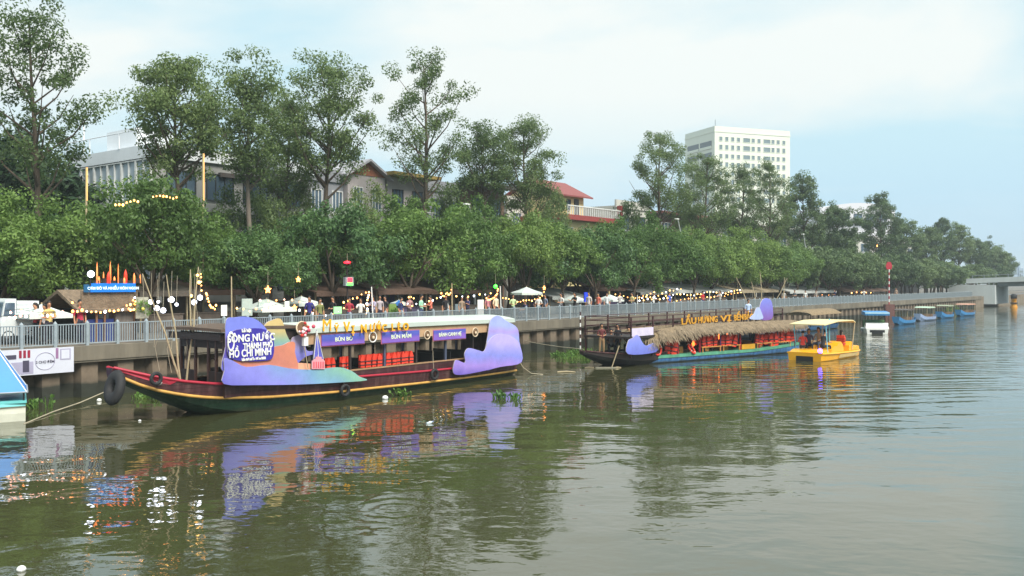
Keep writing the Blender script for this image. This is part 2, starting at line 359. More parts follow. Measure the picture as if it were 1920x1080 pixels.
# ---------------------------------------------------------------- embankment wall
S0, S1 = -48.0, 133.0
def pile_material():
    m = bpy.data.materials.new('sheet_pile_concrete'); m.use_nodes = True; t = m.node_tree; b = t.nodes['Principled BSDF']; b.inputs['Roughness'].default_value = 0.85
    g = N(t, 'ShaderNodeNewGeometry'); sx = N(t, 'ShaderNodeSeparateXYZ'); L(t, g.outputs['Position'], sx.inputs[0])
    n = N(t, 'ShaderNodeTexNoise'); n.inputs['Scale'].default_value = 1.6; n.inputs['Detail'].default_value = 6; L(t, g.outputs['Position'], n.inputs['Vector'])
    ma = N(t, 'ShaderNodeMath', operation='MULTIPLY_ADD'); L(t, n.outputs['Fac'], ma.inputs[0]); ma.inputs[1].default_value = 0.16; L(t, sx.outputs['Z'], ma.inputs[2])
    cr = N(t, 'ShaderNodeValToRGB'); L(t, ma.outputs[0], cr.inputs[0]); e = cr.color_ramp.elements
    # tide marks: slime, wet band, dry concrete
    e[0].position = 0.10; e[0].color = (*lin((44, 48, 38)), 1); e[1].position = 0.96; e[1].color = (*lin((118, 104, 88)), 1)
    for p, c in ((0.60, (48, 50, 42)), (0.63, (78, 72, 60)), (0.72, (106, 94, 80))):
        q = e.new(p); q.color = (*lin(c), 1)
    n2 = N(t, 'ShaderNodeTexNoise'); n2.inputs['Scale'].default_value = 5; n2.inputs['Detail'].default_value = 5; L(t, g.outputs['Position'], n2.inputs['Vector'])
    mr = N(t, 'ShaderNodeMapRange'); L(t, n2.outputs['Fac'], mr.inputs['Value']); mr.inputs['To Min'].default_value = 0.65; mr.inputs['To Max'].default_value = 1.3
    hs = N(t, 'ShaderNodeHueSaturation'); L(t, cr.outputs[0], hs.inputs['Color']); L(t, mr.outputs[0], hs.inputs['Value']); L(t, hs.outputs[0], b.inputs['Base Color'])
    return m
PM = pile_material()
CAPM = mat('cap_concrete', (110, 103, 90), 0.9, var=0.32, vs=1.4, bump=0.01, bs_=9, coord='Object', streak=True, objvar=0.06)
wall = thing('embankment_wall', 'long concrete embankment of corrugated sheet piles with a stained cap beam', 'embankment', bs(0, 0, 0), UANG)
def pile(mb, x=0.0):     # one trough of the corrugation in local wall coordinates: front pan, webs, back pan
    pts = [(0.0, .40), (0.30, .40), (0.42, .0), (1.08, .0), (1.20, .40), (1.5, .40)]
    for (a, ya), (b, yb) in zip(pts, pts[1:]):
        mb.add([(x + a, ya, -1.2), (x + b, yb, -1.2), (x + b, yb, 1.5), (x + a, ya, 1.5)], [(0, 1, 2, 3)])
    return mb
pm_ = pile(MB()).mesh('sheet_pile', PM)
s = S0; k = 0
while s < 62:
    link('sheet_pile', pm_, wall, (s, 0, 0)); s += 1.5
far = MB(); x = s
while x < S1: pile(far, x); x += 1.5
far.build('sheet_pile_run', PM, wall, kind='stuff')
mb = MB(); mb.box(0.006, 5.994, -.2, .66, 1.46, 2.02); mb.box(0.006, 5.994, -.16, -.02, 1.38, 1.46)
cm = mb.mesh('cap_beam', CAPM)
x = S0
while x < S1:
    o = link('cap_beam', cm, wall, (x, random.uniform(-.008, .008), random.uniform(-.006, .006))); x += 6.0

# ---------------------------------------------------------------- riverside railing
RM = mat('railing_paint', (146, 157, 163), 0.45, var=0.12, vs=4)
rail = thing('riverside_railing', 'pale grey steel railing with pointed posts along the embankment', 'railing', bs(0, 0.2, 2.02), UANG)
mb = MB(); mb.box(-.055, .055, -.055, .055, -.02, .90); mb.add([(-.055, -.055, .90), (.055, -.055, .90), (.055, .055, .90), (-.055, .055, .90), (0, 0, 1.0)], [(0, 1, 4), (1, 2, 4), (2, 3, 4), (3, 0, 4)])
postm = mb.mesh('post', RM)
mb = MB(); mb.box(.056, 1.194, -.025, .025, .83, .87); mb.box(.056, 1.194, -.02, .02, .07, .11)
for i in range(1, 12):
    xx = i * 1.25 / 12; mb.box(xx - .014, xx + .014, -.014, .014, .11, .83)
panm = mb.mesh('bar_panel', RM)
x = S0; k = 0
while x < S1 - 1:
    link('post', postm, rail, (x, 0, 0)); link('bar_panel', panm, rail, (x, 0, 0)); x += 1.25; k += 1

# ---------------------------------------------------------------- far bridge
br = thing('road_bridge', 'low grey concrete bridge crossing the canal in the distance', 'bridge', bs(141, 0, 0), UANG - R(90))
BC = mat('bridge_concrete', (196, 202, 202), 0.8, var=0.08, vs=0.4, streak=True); BD = mat('bridge_girder', (136, 144, 150), 0.8, var=0.08)
def arch(x): return 0.9 * (1 - ((x - 26) / 34.0) ** 2)
def deckstrip(x0, x1, y0, y1, za, zb, name, m):
    mb = MB(); n = 16; vs = []
    for i in range(n + 1):
        xx = x0 + (x1 - x0) * i / n; a = arch(xx)
        vs += [(xx, y0, za + a), (xx, y1, za + a), (xx, y1, zb + a), (xx, y0, zb + a)]
    fs = []
    for i in range(n):
        for j in range(4): fs.append((i * 4 + j, i * 4 + (j + 1) % 4, i * 4 + 4 + (j + 1) % 4, i * 4 + 4 + j))
    fs += [(3, 2, 1, 0), (n * 4, n * 4 + 1, n * 4 + 2, n * 4 + 3)]
    mb.add(vs, fs); return mb.build(name, m, br)
deckstrip(-3, 62, 0, 12, 4.25, 4.6, 'deck', BC); deckstrip(-3, 62, -.25, .05, 4.1, 5.0, 'parapet', BC)
deckstrip(-3, 62, 11.9, 12.2, 4.1, 5.15, 'parapet', BC)
for yy in (1.0, 4.3, 7.6, 10.6): deckstrip(2.1, 49.9, yy, yy + .7, 3.3, 4.25, 'girder', BD)
mb = MB(); mb.box(-6, 2, -.8, 12.8, 0.5, 4.05); mb.build('abutment', BC, br)
mb = MB(); mb.box(50, 58, -.8, 12.8, 0.0, 4.05); mb.build('abutment', BC, br)
mb = MB()
for i in range(30): mb.box(-2 + i * 2, -1.9 + i * 2, -.15, -.05, 4.95 + arch(-2 + i * 2), 5.5 + arch(-2 + i * 2))
mb.tube([(x, -.1, 5.5 + arch(x)) for x in range(-2, 58, 2)], .04, 5); mb.build('handrail', BD, br)
bank2 = MB(); M = Matrix.Translation(bs(0, 0, 0)) @ Matrix.Rotation(UANG, 4, 'Z')
bank2.box(S1, S1 + 60, -.1, .5, -1, 1.95, M=M); bank2.build('embankment_return', mat('far_wall', (120, 108, 92), 0.9, var=0.25, vs=0.8),
    label='plain brown bank wall under the distant bridge', cat='embankment')
# ================================================================ TREES
def leaf_material(name, c_dark, c_mid, c_light, transl=0.25):
    m = bpy.data.materials.new(name); MATS[name] = m; m.use_nodes = True; t = m.node_tree; b = t.nodes['Principled BSDF']; o = t.nodes['Material Output']
    g = N(t, 'ShaderNodeNewGeometry'); oi = N(t, 'ShaderNodeObjectInfo')
    cr = N(t, 'ShaderNodeValToRGB'); e = cr.color_ramp.elements
    e[0].position = 0.0; e[0].color = (*c_dark, 1); e[1].position = 1.0; e[1].color = (*c_light, 1); q = e.new(0.5); q.color = (*c_mid, 1)
    tc = N(t, 'ShaderNodeTexCoord'); nz = N(t, 'ShaderNodeTexNoise'); nz.inputs['Scale'].default_value = 0.7; nz.inputs['Detail'].default_value = 2; L(t, tc.outputs['Object'], nz.inputs['Vector'])
    mr = N(t, 'ShaderNodeMapRange'); L(t, nz.outputs['Fac'], mr.inputs['Value']); mr.inputs['From Min'].default_value = 0.3; mr.inputs['From Max'].default_value = 0.7; mr.inputs['To Min'].default_value = 0.0; mr.inputs['To Max'].default_value = 0.6
    ma = N(t, 'ShaderNodeMath', operation='MULTIPLY_ADD'); L(t, g.outputs['Random Per Island'], ma.inputs[0]); ma.inputs[1].default_value = 0.4; L(t, mr.outputs[0], ma.inputs[2])
    L(t, ma.outputs[0], cr.inputs[0])
    hs = N(t, 'ShaderNodeHueSaturation'); L(t, cr.outputs[0], hs.inputs['Color'])
    m2 = N(t, 'ShaderNodeMapRange'); L(t, oi.outputs['Random'], m2.inputs['Value']); m2.inputs['To Min'].default_value = 0.72; m2.inputs['To Max'].default_value = 1.3; L(t, m2.outputs[0], hs.inputs['Value'])
    m3 = N(t, 'ShaderNodeMapRange'); L(t, oi.outputs['Random'], m3.inputs['Value']); m3.inputs['To Min'].default_value = 0.515; m3.inputs['To Max'].default_value = 0.485; L(t, m3.outputs[0], hs.inputs['Hue'])
    L(t, hs.outputs[0], b.inputs['Base Color']); b.inputs['Roughness'].default_value = 0.5; b.inputs['Specular IOR Level'].default_value = 0.35
    tr = N(t, 'ShaderNodeBsdfTranslucent'); L(t, hs.outputs[0], tr.inputs['Color'])
    mx = N(t, 'ShaderNodeMixShader'); mx.inputs[0].default_value = transl; L(t, b.outputs[0], mx.inputs[1]); L(t, tr.outputs[0], mx.inputs[2]); L(t, mx.outputs[0], o.inputs['Surface'])
    return m
LEAF_LOW = leaf_material('leaf_low', (.066, .122, .030), (.130, .224, .052), (.22, .34, .085), .38)
LEAF_TALL = leaf_material('leaf_tall', (.095, .145, .052), (.150, .215, .074), (.215, .29, .10), 0.45)
LEAF_DARK = leaf_material('leaf_dark', (.012, .032, .012), (.022, .052, .018), (.04, .085, .03), 0.15)
LEAF_FAR = leaf_material('leaf_far', (.070, .110, .045), (.115, .175, .070), (.17, .245, .09), 0.35)
LEAF_WATER = leaf_material('leaf_hyacinth', (.09, .17, .03), (.13, .25, .05), (.2, .35, .08), 0.3)
BARK = mat('bark', (88, 76, 64), 0.9, var=0.3, vs=3, bump=0.02, bs_=7, streak=True)
BARK2 = mat('bark_pale', (112, 102, 92), 0.9, var=0.3, vs=3, bump=0.02, bs_=7, streak=True)

def leaves(clumps, per, size, mname, material, up=0.45, flat=1.0, seed=0):
    """leaf-sized quads spread through clumps [(x,y,z,r)], facing outward and up"""
    g = np.random.default_rng(seed)
    C = np.array(clumps); n = len(C)
    idx = np.repeat(np.arange(n), per); m = len(idx)
    d = g.normal(size=(m, 3)); d /= np.linalg.norm(d, axis=1)[:, None]
    rr = C[idx, 3] * (0.25 + 0.85 * g.random(m) ** 0.55)
    pos = C[idx, :3] + d * rr[:, None] * np.array([1, 1, 0.75 * flat])
    nr = d * 0.8 + g.normal(size=(m, 3)) * 0.55; nr[:, 2] += up; nr /= np.linalg.norm(nr, axis=1)[:, None]
    a = np.cross(nr, g.normal(size=(m, 3))); a /= np.linalg.norm(a, axis=1)[:, None] + 1e-9
    b = np.cross(nr, a)
    ln = size * (0.6 + 0.8 * g.random(m)); wd = ln * (0.38 + 0.2 * g.random(m))
    v = np.empty((m, 4, 3)); v[:, 0] = pos - a * ln[:, None] * .5; v[:, 2] = pos + a * ln[:, None] * .5
    v[:, 1] = pos + b * wd[:, None] * .5; v[:, 3] = pos - b * wd[:, None] * .5
    me = bpy.data.meshes.new(mname); me.vertices.add(m * 4); me.loops.add(m * 4); me.polygons.add(m)
    me.vertices.foreach_set('co', v.ravel()); me.loops.foreach_set('vertex_index', np.arange(m * 4))
    me.polygons.foreach_set('loop_start', np.arange(m) * 4); me.polygons.foreach_set('loop_total', np.full(m, 4))
    me.materials.append(material); me.update(calc_edges=True)
    return me
def low_variant(seed, rx=3.3, rz=2.1, cz=4.0, mate=None, per=170, ncl=120, leaf=0.19):
    r = random.Random(seed); cl = []
    for i in range(ncl):
        while True:
            d = Vector((r.gauss(0, 1), r.gauss(0, 1), r.gauss(0, 1)))
            if d.length > .1: break
        d.normalize()
        if d.z < -0.8: d.z *= -1
        k = 0.5 + 0.5 * r.random() ** 0.5
        az = math.atan2(d.y, d.x)
        lob = 1 + 0.22 * math.sin(3 * az + seed) + 0.15 * math.sin(5 * az + 2 * seed)
        cl.append((d.x * rx * k * lob, d.y * rx * k * lob, cz + d.z * rz * k * (1 + .28 * math.sin(2 * az + seed * 1.7) + .12 * math.sin(7 * az + seed)), r.uniform(.45, .85)))
    lm = leaves(cl, per, leaf, 'crown', mate or LEAF_LOW, seed=seed)
    tb = MB(); top = Vector((r.uniform(-.25, .25), r.uniform(-.25, .25), 1.7))
    tb.tube([(0, 0, -.05), (0.02, 0, .3), (top.x * .6, top.y * .6, 1.0), top], [.24, .17, .145, .13], 9)
    for i in range(5):
        a = i * 1.256 + r.uniform(-.4, .4); rr_ = rx * r.uniform(.45, .7)
        e = Vector((math.cos(a) * rr_, math.sin(a) * rr_, cz + r.uniform(-.3, .9)))
        mid = top.lerp(e, .5) + Vector((0, 0, .15)); tb.tube([top - Vector((0, 0, .12)), mid, e], [.10, .065, .02], 6)
        for j in range(2):
            q = mid + Vector((r.uniform(-.9, .9), r.uniform(-.9, .9), r.uniform(.5, 1.1))); tb.tube([mid, q], [.05, .015], 5)
    return lm, tb.mesh('trunk', BARK)
LEAF_LOW2 = leaf_material('leaf_lime', (.070, .125, .030), (.138, .222, .050), (.22, .33, .080), .38)
LEAF_LOW3 = leaf_material('leaf_deep', (.050, .105, .036), (.098, .185, .058), (.17, .285, .09), .32)
LOWV = [low_variant(i + 1, 3.3 + .55 * math.sin(i * 2.1), 2.1 + .4 * math.cos(i * 1.7), 4.0, [LEAF_LOW, LEAF_LOW3, LEAF_LOW, LEAF_LOW2, LEAF_LOW, LEAF_LOW, LEAF_LOW3, LEAF_LOW][i], [170, 150, 190, 140, 170, 150, 180, 160][i], [120, 95, 130, 105, 85, 115, 100, 125][i], [.19, .23, .17, .21, .2, .24, .18, .2][i]) for i in range(8)]
FARV = [low_variant(40 + i, 3.4, 2.1, 4.1, LEAF_FAR, 90, 95, .30) for i in range(3)]

def place_tree(name, var, loc, scl, rz, label, group, tilt=0):
    t = thing(name, label, 'tree', loc, rz, group); t.scale = scl; t.rotation_euler[0] = tilt
    link('crown', var[0], t); link('trunk', var[1], t); return t
# the clipped-looking row on the promenade: crown top read off the photograph at each column
low_tops = [(-60, 388), (20, 404), (70, 388), (130, 368), (190, 372), (230, 352), (300, 357), (380, 362), (420, 384), (460, 420), (500, 432), (540, 404), (600, 391), (680, 387), (740, 395), (800, 389), (845, 406), (900, 400), (960, 420), (1012, 384), (1050, 426), (1100, 434), (1150, 428), (1200, 428), (1250, 434), (1290, 430),
            (1330, 452), (1400, 446), (1440, 462), (1490, 456), (1540, 474), (1590, 468), (1630, 484), (1675, 478), (1705, 492), (1740, 488), (1765, 498), (1790, 496), (1812, 503), (1828, 503)]
LT = []
s = -41.0; k = 0
rows = []
while s < 150:
    p = bs(s, 7.0 + random.uniform(-.5, .5)); px = 960 + F * p.x / p.y
    if px > -160: rows.append((s, p, px))
    s += 5.6 * random.uniform(.75, 1.25)
nlow = len(rows)
for i, (s, p, px) in enumerate(rows):
    ytop = interp(px, low_tops) + random.uniform(-6, 12) * min(1, 45 / p.y); h = zat(p, ytop) - QZ
    var = LOWV[(i * 3 + i // 8) % 8] if px < 1500 else FARV[i % 3]
    kz = max(.8, min(1.5, h / 6.15)); kx = random.uniform(.86, 1.14)
    lab = f'round leafy green tree, {nth(i)} from the left of the low row along the railing' if i < nlow - 1 else 'last low round tree of the railing row, beside the far bridge'
    place_tree('promenade_tree', var, p, (kx, kx, kz), random.uniform(0, 6.28), lab, 'low trees along the promenade')
# second staggered row across the pavement, tops a little lower, closes the gaps
k = 0
for i, (s, p0, px0) in enumerate(rows):
    p = bs(s + 2.3, 10.0 + random.uniform(-.4, .2)); px = 960 + F * p.x / p.y
    if px > 1850: continue
    ytop = interp(px, low_tops) + 22 * min(1, 45 / p.y); h = zat(p, ytop) - QZ
    place_tree('street_tree', LOWV[(i * 5 + 3) % 8] if px < 1400 else FARV[(i + 1) % 3], p, (1.05, 1.05, max(.8, min(1.5, h / 6.15))), random.uniform(0, 6.28),
               f'low green tree behind the railing row, {nth(k)} of the kerbside row from the left', 'low trees along the kerb'); k += 1

def tall_variant(seed, h, halfw, cb, dens=1.0, per=85, leaf=0.30, airy=0.0, material=None, bark=None, lean=0.0):
    """slender straight trunk, rising limbs, ovoid open crown from height cb up to h"""
    r = random.Random(seed); tb = MB(); cl = []
    trunk = []
    for i in range(8):
        q = i / 7; trunk.append(Vector((lean * q * h * .1 + .18 * math.sin(q * 5 + seed), .15 * math.cos(q * 4 + seed), q * h * .95)))
    tb.tube([trunk[0] - Vector((0, 0, .1))] + trunk[1:], [.26 * (h / 17)] + [(.22 * (1 - .88 * i / 7) + .012) * h / 17 for i in range(1, 8)], 9)
    def tp(z):
        q = max(0, min(.999, z / (h * .95))) * 7; i = int(q); return trunk[i].lerp(trunk[i + 1], q - i)
    nl = int(22 * dens + 5)
    for i in range(nl):
        q = (i + .5) / nl
        zt = cb + (h - cb) * (0.08 + 0.92 * q)                    # height reached by the limb's tip
        prof = math.sin(math.pi * min(1, (0.16 + 0.80 * q))) ** 0.75
        az = i * 2.399 + r.uniform(-.3, .3); wr = halfw * prof * r.uniform(.68, 1.08)
        tip = Vector((math.cos(az) * wr, math.sin(az) * wr, zt)); tip += Vector((lean * zt * .1, 0, 0))
        zb = max(cb * .72, zt - wr * r.uniform(.8, 1.35) - .3); st = tp(zb)
        mid = st.lerp(tip, .5) + Vector((math.cos(az), math.sin(az), 0)) * wr * .10 - Vector((0, 0, .15))
        r0 = .075 * h / 17 * (1.25 - .7 * q); tb.tube([st, mid, tip], [r0, r0 * .6, .012], 5)
        nc = 2 + int(wr * .9)
        for j in range(nc):
            u = r.uniform(.42, 1.05) if airy < .5 else r.uniform(.55, 1.08)
            c = (st.lerp(mid, u * 2) if u < .5 else mid.lerp(tip, u * 2 - 1)) + Vector((r.gauss(0, .38), r.gauss(0, .38), r.gauss(.1, .32)))
            cl.append((c.x, c.y, c.z, r.uniform(.5, 1.0) * (1 - .12 * airy)))
    for j in range(int(7 * dens)):
        c = tp(h * r.uniform(.80, .98)); cl.append((c.x + r.gauss(0, .4), c.y + r.gauss(0, .4), c.z, r.uniform(.4, .7)))
    lm = leaves(cl, int(per * (1 - .35 * airy)), leaf, 'crown', material or LEAF_TALL, up=.35, seed=seed)
    return lm, tb.mesh('trunk', bark or BARK)
# (column, row of the top, half width px, row of the lowest leaves, inland, density, airy, words)
TALL = [(64, 14, 118, 330, 13, 1.0, .75, 'tallest airy tree with bare purple-grey trunk and spreading limbs'),
        (335, 104, 100, 305, 13, 1.5, 0, 'dense round-crowned tall tree in front of the glass-fronted building'),
        (470, 118, 74, 330, 13.5, 1.25, .2, 'narrow tall tree just right of the dense round-crowned one'),
        (540, 175, 52, 380, 17, 1.0, .3, 'thin shaded tall tree squeezed between two broader crowns'),
        (612, 103, 98, 320, 13, 1.3, .3, 'broad tall tree with open lower limbs before the grey gabled house'),
        (795, 99, 84, 345, 13, .95, .6, 'open, gappy tall tree with one thin twig poking out to the right'),
        (905, 240, 58, 345, 14, 1.1, .3, 'shorter spreading tree above the dark tin-roofed house'),
        (985, 220, 72, 385, 13, 1.3, .1, 'bushy tall tree just left of the yellow house with the red roof'),
        (1238, 246, 74, 400, 13, 1.2, .25, 'tall tree with clumped crown left of the white tower block'),
        (1325, 288, 62, 430, 12.5, 1.3, .1, 'dark tall tree standing in front of the left side of the tower block'),
        (1392, 306, 48, 440, 14, 1.1, .2, 'tall tree covering the foot of the white tower block'),
        (1442, 303, 55, 450, 12.5, 1.2, .2, 'tall tree beneath the right side of the tower block'),
        (1505, 328, 50, 455, 13, 1.2, .1, 'tall tree just right of the white tower block'),
        (1570, 384, 48, 465, 13, 1.2, 0, 'tall tree before the white curved-roof building, left half'),
        (1652, 366, 46, 475, 13, 1.4, 0, 'pointed tall tree before the middle of the curved-roof building'),
        (1695, 415, 36, 480, 13, 1.3, 0, 'tall tree at the right end of the curved-roof building'),
        (1738, 425, 30, 485, 13, 1.3, 0, 'distant tall tree left of the two pointed crowns'),
        (1765, 410, 26, 488, 14, 1.3, 0, 'distant tall tree with the left of two pointed crowns'),
        (1797, 420, 28, 490, 13, 1.3, 0, 'distant tall tree with the right of two pointed crowns'),
        (1830, 448, 26, 495, 13, 1.3, 0, 'second last of the distant tall trees sloping to the bridge'),
        (1850, 452, 30, 498, 16, 1.4, 0, 'distant tall tree half hidden behind the second last one'),
        (1868, 462, 30, 500, 12, 1.4, 0, 'last but one distant tall tree at the end of the tree line'),
        (1884, 478, 24, 505, 13, 1.4, 0, 'last distant tall tree at the end of the tree line')]
for i, (x, yt, hw, yb, d, den, airy, words) in enumerate(TALL):
    p = bank(x, d); h = zat(p, yt) - QZ; halfw = hw / F * p.y * .92; cb = zat(p, yb) - QZ
    far_ = x > 1480
    var = tall_variant(100 + i, h, halfw, cb, den * (.82 if not far_ else 1.0), 185 if not far_ else 120, .19 if not far_ else .30, airy, LEAF_FAR if far_ else LEAF_TALL, BARK2 if i in (2, 3) else BARK)
    place_tree('tall_tree', var, p, (1, 1, 1), 0.0, words, 'tall street trees behind the promenade')
# sparse olive under-storey in front of the houses
MIDV = [low_variant(90 + i, 2.6, 2.4, 4.3, LEAF_TALL, 100, 60, .20) for i in range(3)]
for j, (x, yt, sc_, lab) in enumerate([(440, 335, .8, 'olive under-storey tree before the brown shophouse'), (508, 340, .7, 'olive under-storey tree before the white balconies'), (560, 350, .6, 'thin olive tree left of the dark grey house'), (690, 330, .8, 'olive under-storey tree before the terracotta gable house'),
        (770, 345, .7, 'olive under-storey tree before the mauve terrace'), (850, 330, .8, 'olive under-storey tree before the plain grey house'), (925, 350, .6, 'olive under-storey tree by the dull red balcony'), (1040, 350, .6, 'olive tree hiding the left wall of the yellow house'), (1180, 378, .8, 'olive under-storey tree right of the yellow house terrace'),
        (1290, 380, .9, 'olive under-storey tree below the dark tall tree'), (1370, 385, .9, 'olive under-storey tree below the tower foot'), (1465, 395, .9, 'olive under-storey tree right of the tower foot'), (1540, 410, .9, 'olive under-storey tree left of the curved-roof building')]):
    p = bank(x, 15.5); h = zat(p, yt + (26 if x < 1000 else 8)) - QZ; place_tree('understorey_tree', MIDV[j % 3], p, (sc_ * 1.1, sc_ * 1.1, h / 6.8), j * 1.3, lab, 'under-storey trees before the houses')
# dark dense tree behind the tallest one at the left edge
for j, (x, yt, d, k_, lab) in enumerate([(5, 282, 27, 1.55, 'dark dense tree mass behind the tallest airy tree at the left edge'), (98, 330, 29, 1.2, 'small dark tree between the tallest airy tree and the glass-fronted building')]):
    p = bank(x, d); h = zat(p, yt) - QZ
    v = low_variant(70 + j, 3.6, 2.3, 4.2, LEAF_DARK, 120, 110, .3); place_tree('dark_tree', v, p, (k_ * 1.1, k_ * 1.1, h / 6.5), 1.0, lab, None)
# trees past the bridge, on the bank beyond
for j, (x, yt, d) in enumerate([(1845, 497, 10), (1868, 492, 14), (1885, 500, 9), (1900, 500, 12), (1915, 503, 9), (1935, 505, 12)]):
    p = bs(150 + j * 13, d); px = 960 + F * p.x / p.y; h = zat(p, yt) - QZ
    place_tree('far_bank_tree', FARV[j % 3], p, (1.3, 1.3, max(.7, h / 6.15)), j * 1.1, f'hazy green tree beyond the far bridge, {nth(j)} from the left', 'trees beyond the bridge')

# ================================================================ BUILDINGS
GLASS = mat('window_glass', (74, 92, 108), 0.08, var=0.1, vs=.5, spec=0.8)
DARK = mat('dark_opening', (34, 33, 33), 0.7, var=0.2)
WHITE = mat('white_render', (226, 228, 228), 0.7, var=0.05, vs=.4, streak=True)
def building(name, label, p, rz, z=QZ): return thing(name, label, 'building', (p.x, p.y, z), rz)
def window(t, x, y, z, wd, ht, fm, gm=None, face='y', dep=.12, mull=1):
    """framed window proud of a wall: frame part with its pane below it; face y: wall plane y facing -y; face x: wall plane x facing -x"""
    def bx(mb, a0, a1, o0, o1, z0, z1):
        if face == 'y': mb.box(a0, a1, y + o0, y + o1, z0, z1)
        else: mb.box(x + o0, x + o1, a0, a1, z0, z1)
        return mb
    a = x if face == 'y' else y
    fr = MB(); b = .07
    bx(fr, a, a + wd, -dep, -.003, z, z + b); bx(fr, a, a + wd, -dep, -.003, z + ht - b, z + ht); bx(fr, a, a + b, -dep, -.003, z + b, z + ht - b); bx(fr, a + wd - b, a + wd, -dep, -.003, z + b, z + ht - b)
    for i in range(1, mull + 1): bx(fr, a + wd * i / (mull + 1) - .03, a + wd * i / (mull + 1) + .03, -dep + .01, -.003, z + b, z + ht - b)
    f = fr.build('window', fm, t)
    pn = MB(); bx(pn, a + b, a + wd - b, -.045, -.02, z + b, z + ht - b); pn.build('pane', gm or GLASS, f)
    return f
# glass-fronted corner building
c = bank(290, 20); t = building('office_building', 'white office building with angled glass bands behind the dense round-crowned tree', c, UANG)
GRY = mat('grey_render', (156, 156, 154), 0.8, var=0.1, vs=.6, streak=True); FR = mat('frame_dark', (58, 62, 66), 0.5); FRW = mat('frame_white', (214, 216, 214), 0.5)
OffW = mat('office_white', (222, 226, 230), 0.65, var=0.06, vs=.4, streak=True)
zr = zat(c, 268) - QZ; OGL = mat('glass_sky_reflection', (168, 184, 196), .3, var=.15, vs=.7, spec=.6)  # pane colour is lightened to carry the reflected sky
mb = MB(); mb.box(0, 13, 0, 11.3, 0, zr - .9); mb.build('wall', GRY, t)
mb = MB(); mb.box(-.22, 13.2, -.2, 11.5, zr - .9, zr - .05); mb.build('roof_parapet', OffW, t)
for fl in range(3):
    zb = zr - .9 - (fl + 1) * 3.1
    mb = MB(); mb.box(-.45, -.003, -.4, 11.7, zb - .45, zb + .35); mb.build('floor_band', OffW, t)
    for j in range(6): window(t, -0, .25 + j * 1.85, zb + .36, 1.8, 2.68, FRW, OGL, face='x', dep=.2, mull=1)
    mb = MB(); mb.box(-.003, 13.3, -.4, -.003, zb - .3, zb + .2); mb.build('floor_band', GRY, t)
    for j in range(4): window(t, .8 + j * 3.0, 0, zb + .5, 2.2, 1.9, FR, mull=2)
mb = MB(); mb.box(1, 4, 4, 8, zr - .05, zr + 1.6); mb.build('roof_room', OffW, t)
mb = MB()
for q in ((-.3, 11.3), (-.3, 8.0), (-.3, 4.0), (-.3, .2)): mb.box(q[0], q[0] + .08, q[1], q[1] + .08, zr - .05, zr + 1.0)
mb.tube([(-.26, 11.3, zr + 1), (-.26, .2, zr + 1)], .04, 5); mb.tube([(-.2, 9, zr), (-.2, 9, zr + 2.6)], .06, 5); mb.build('roof_rail', OffW, t)

def shophouse(x0, x1, d, ytop, mats, lab, gable=None, roofcol=None, ncol=2, bal=True, depth=9, balm=None, wm=None, name='shophouse'):
    a = bank(x0, d); b = bank(x1, d); wd = (b - a).length; hh = zat(a, ytop) - QZ
    t = building(name, lab, a, UANG)
    mb = MB(); mb.box(0, wd, 0, depth, 0, hh); mb.build('wall', mats, t)
    nf = max(2, int(hh / 3.2)); fh = hh / nf
    for fl in range(nf):
        for j in range(ncol):
            cw = wd / ncol; ww = cw * .52
            if fl == 0:
                mb = MB(); mb.box(cw * j + .3, cw * (j + 1) - .3, -.08, -.003, .0, 2.5); mb.build('shop_front', DARK, t)
            else:
                window(t, cw * (j + .5) - ww / 2, 0, fl * fh + .8, ww, fh * .52, wm or FRW, mull=2)
        if bal and fl:
            mb = MB(); mb.box(-.1, wd + .1, -1.1, -.003, fl * fh - .12, fl * fh); mb.build('balcony_slab', balm or mats, t)
            mb = MB(); n = int(wd / .35)
            for q in range(n + 1): mb.box(q * wd / n - .02, q * wd / n + .02, -1.08, -1.04, fl * fh, fl * fh + .9)
            mb.box(0, wd, -1.1, -1.02, fl * fh + .9, fl * fh + .97); mb.build('balcony_rail', FRW, t)
    if gable:
        gm, rm = gable
        mb = MB(); g = wd * .28
        mb.ext([(0, -.05, hh), (wd, -.05, hh), (wd / 2, -.05, hh + g)], (0, depth * .9, 0), 0); mb.build('gable', gm, t)
        mb = MB(); ov = .5
        for sgn in (0, 1):
            A = (-ov if sgn == 0 else wd + ov, hh - ov * .56); B = (wd / 2, hh + g)
            mb.ext([(A[0], -.5, A[1] + .01), (B[0], -.5, B[1] + .01), (B[0], -.5, B[1] + .2), (A[0], -.5, A[1] + .2)], (0, depth + .6, 0))
        mb.build('roof', rm, t)
    elif roofcol:
        mb = MB(); mb.box(-.5, wd + .5, -1.3, depth, hh + .003, hh + .3); mb.build('roof', roofcol, t)
    else:
        mb = MB(); mb.box(-.15, wd + .15, -.15, .1, hh - .25, hh + .7); mb.build('parapet', mats, t)
    return t
BRICK = mat('terracotta', (148, 92, 66), 0.8, var=0.2, vs=4); MAUVE = mat('mauve_render', (172, 164, 164), 0.8, var=0.1, streak=True); SLATE = mat('slate_render', (130, 132, 138), 0.8, var=0.12, streak=True)
BROWNW = mat('brown_wall', (112, 88, 72), 0.85, var=0.2, streak=True); TILE = mat('roof_tile', (132, 74, 72), 0.75, var=0.15, vs=5); CREAM = mat('cream_render', (216, 200, 148), 0.8, var=0.08, streak=True)
REDP = mat('red_paint', (140, 60, 58), 0.6); TIN = mat('tin_roof', (84, 78, 76), 0.6, var=0.2); PALE = mat('pale_render', (188, 186, 178), 0.8, var=0.1, streak=True); GREEN_AW = mat('green_wall', (110, 124, 108), 0.8)
OLIVE = mat('olive_roof', (138, 118, 62), 0.8, var=.2)
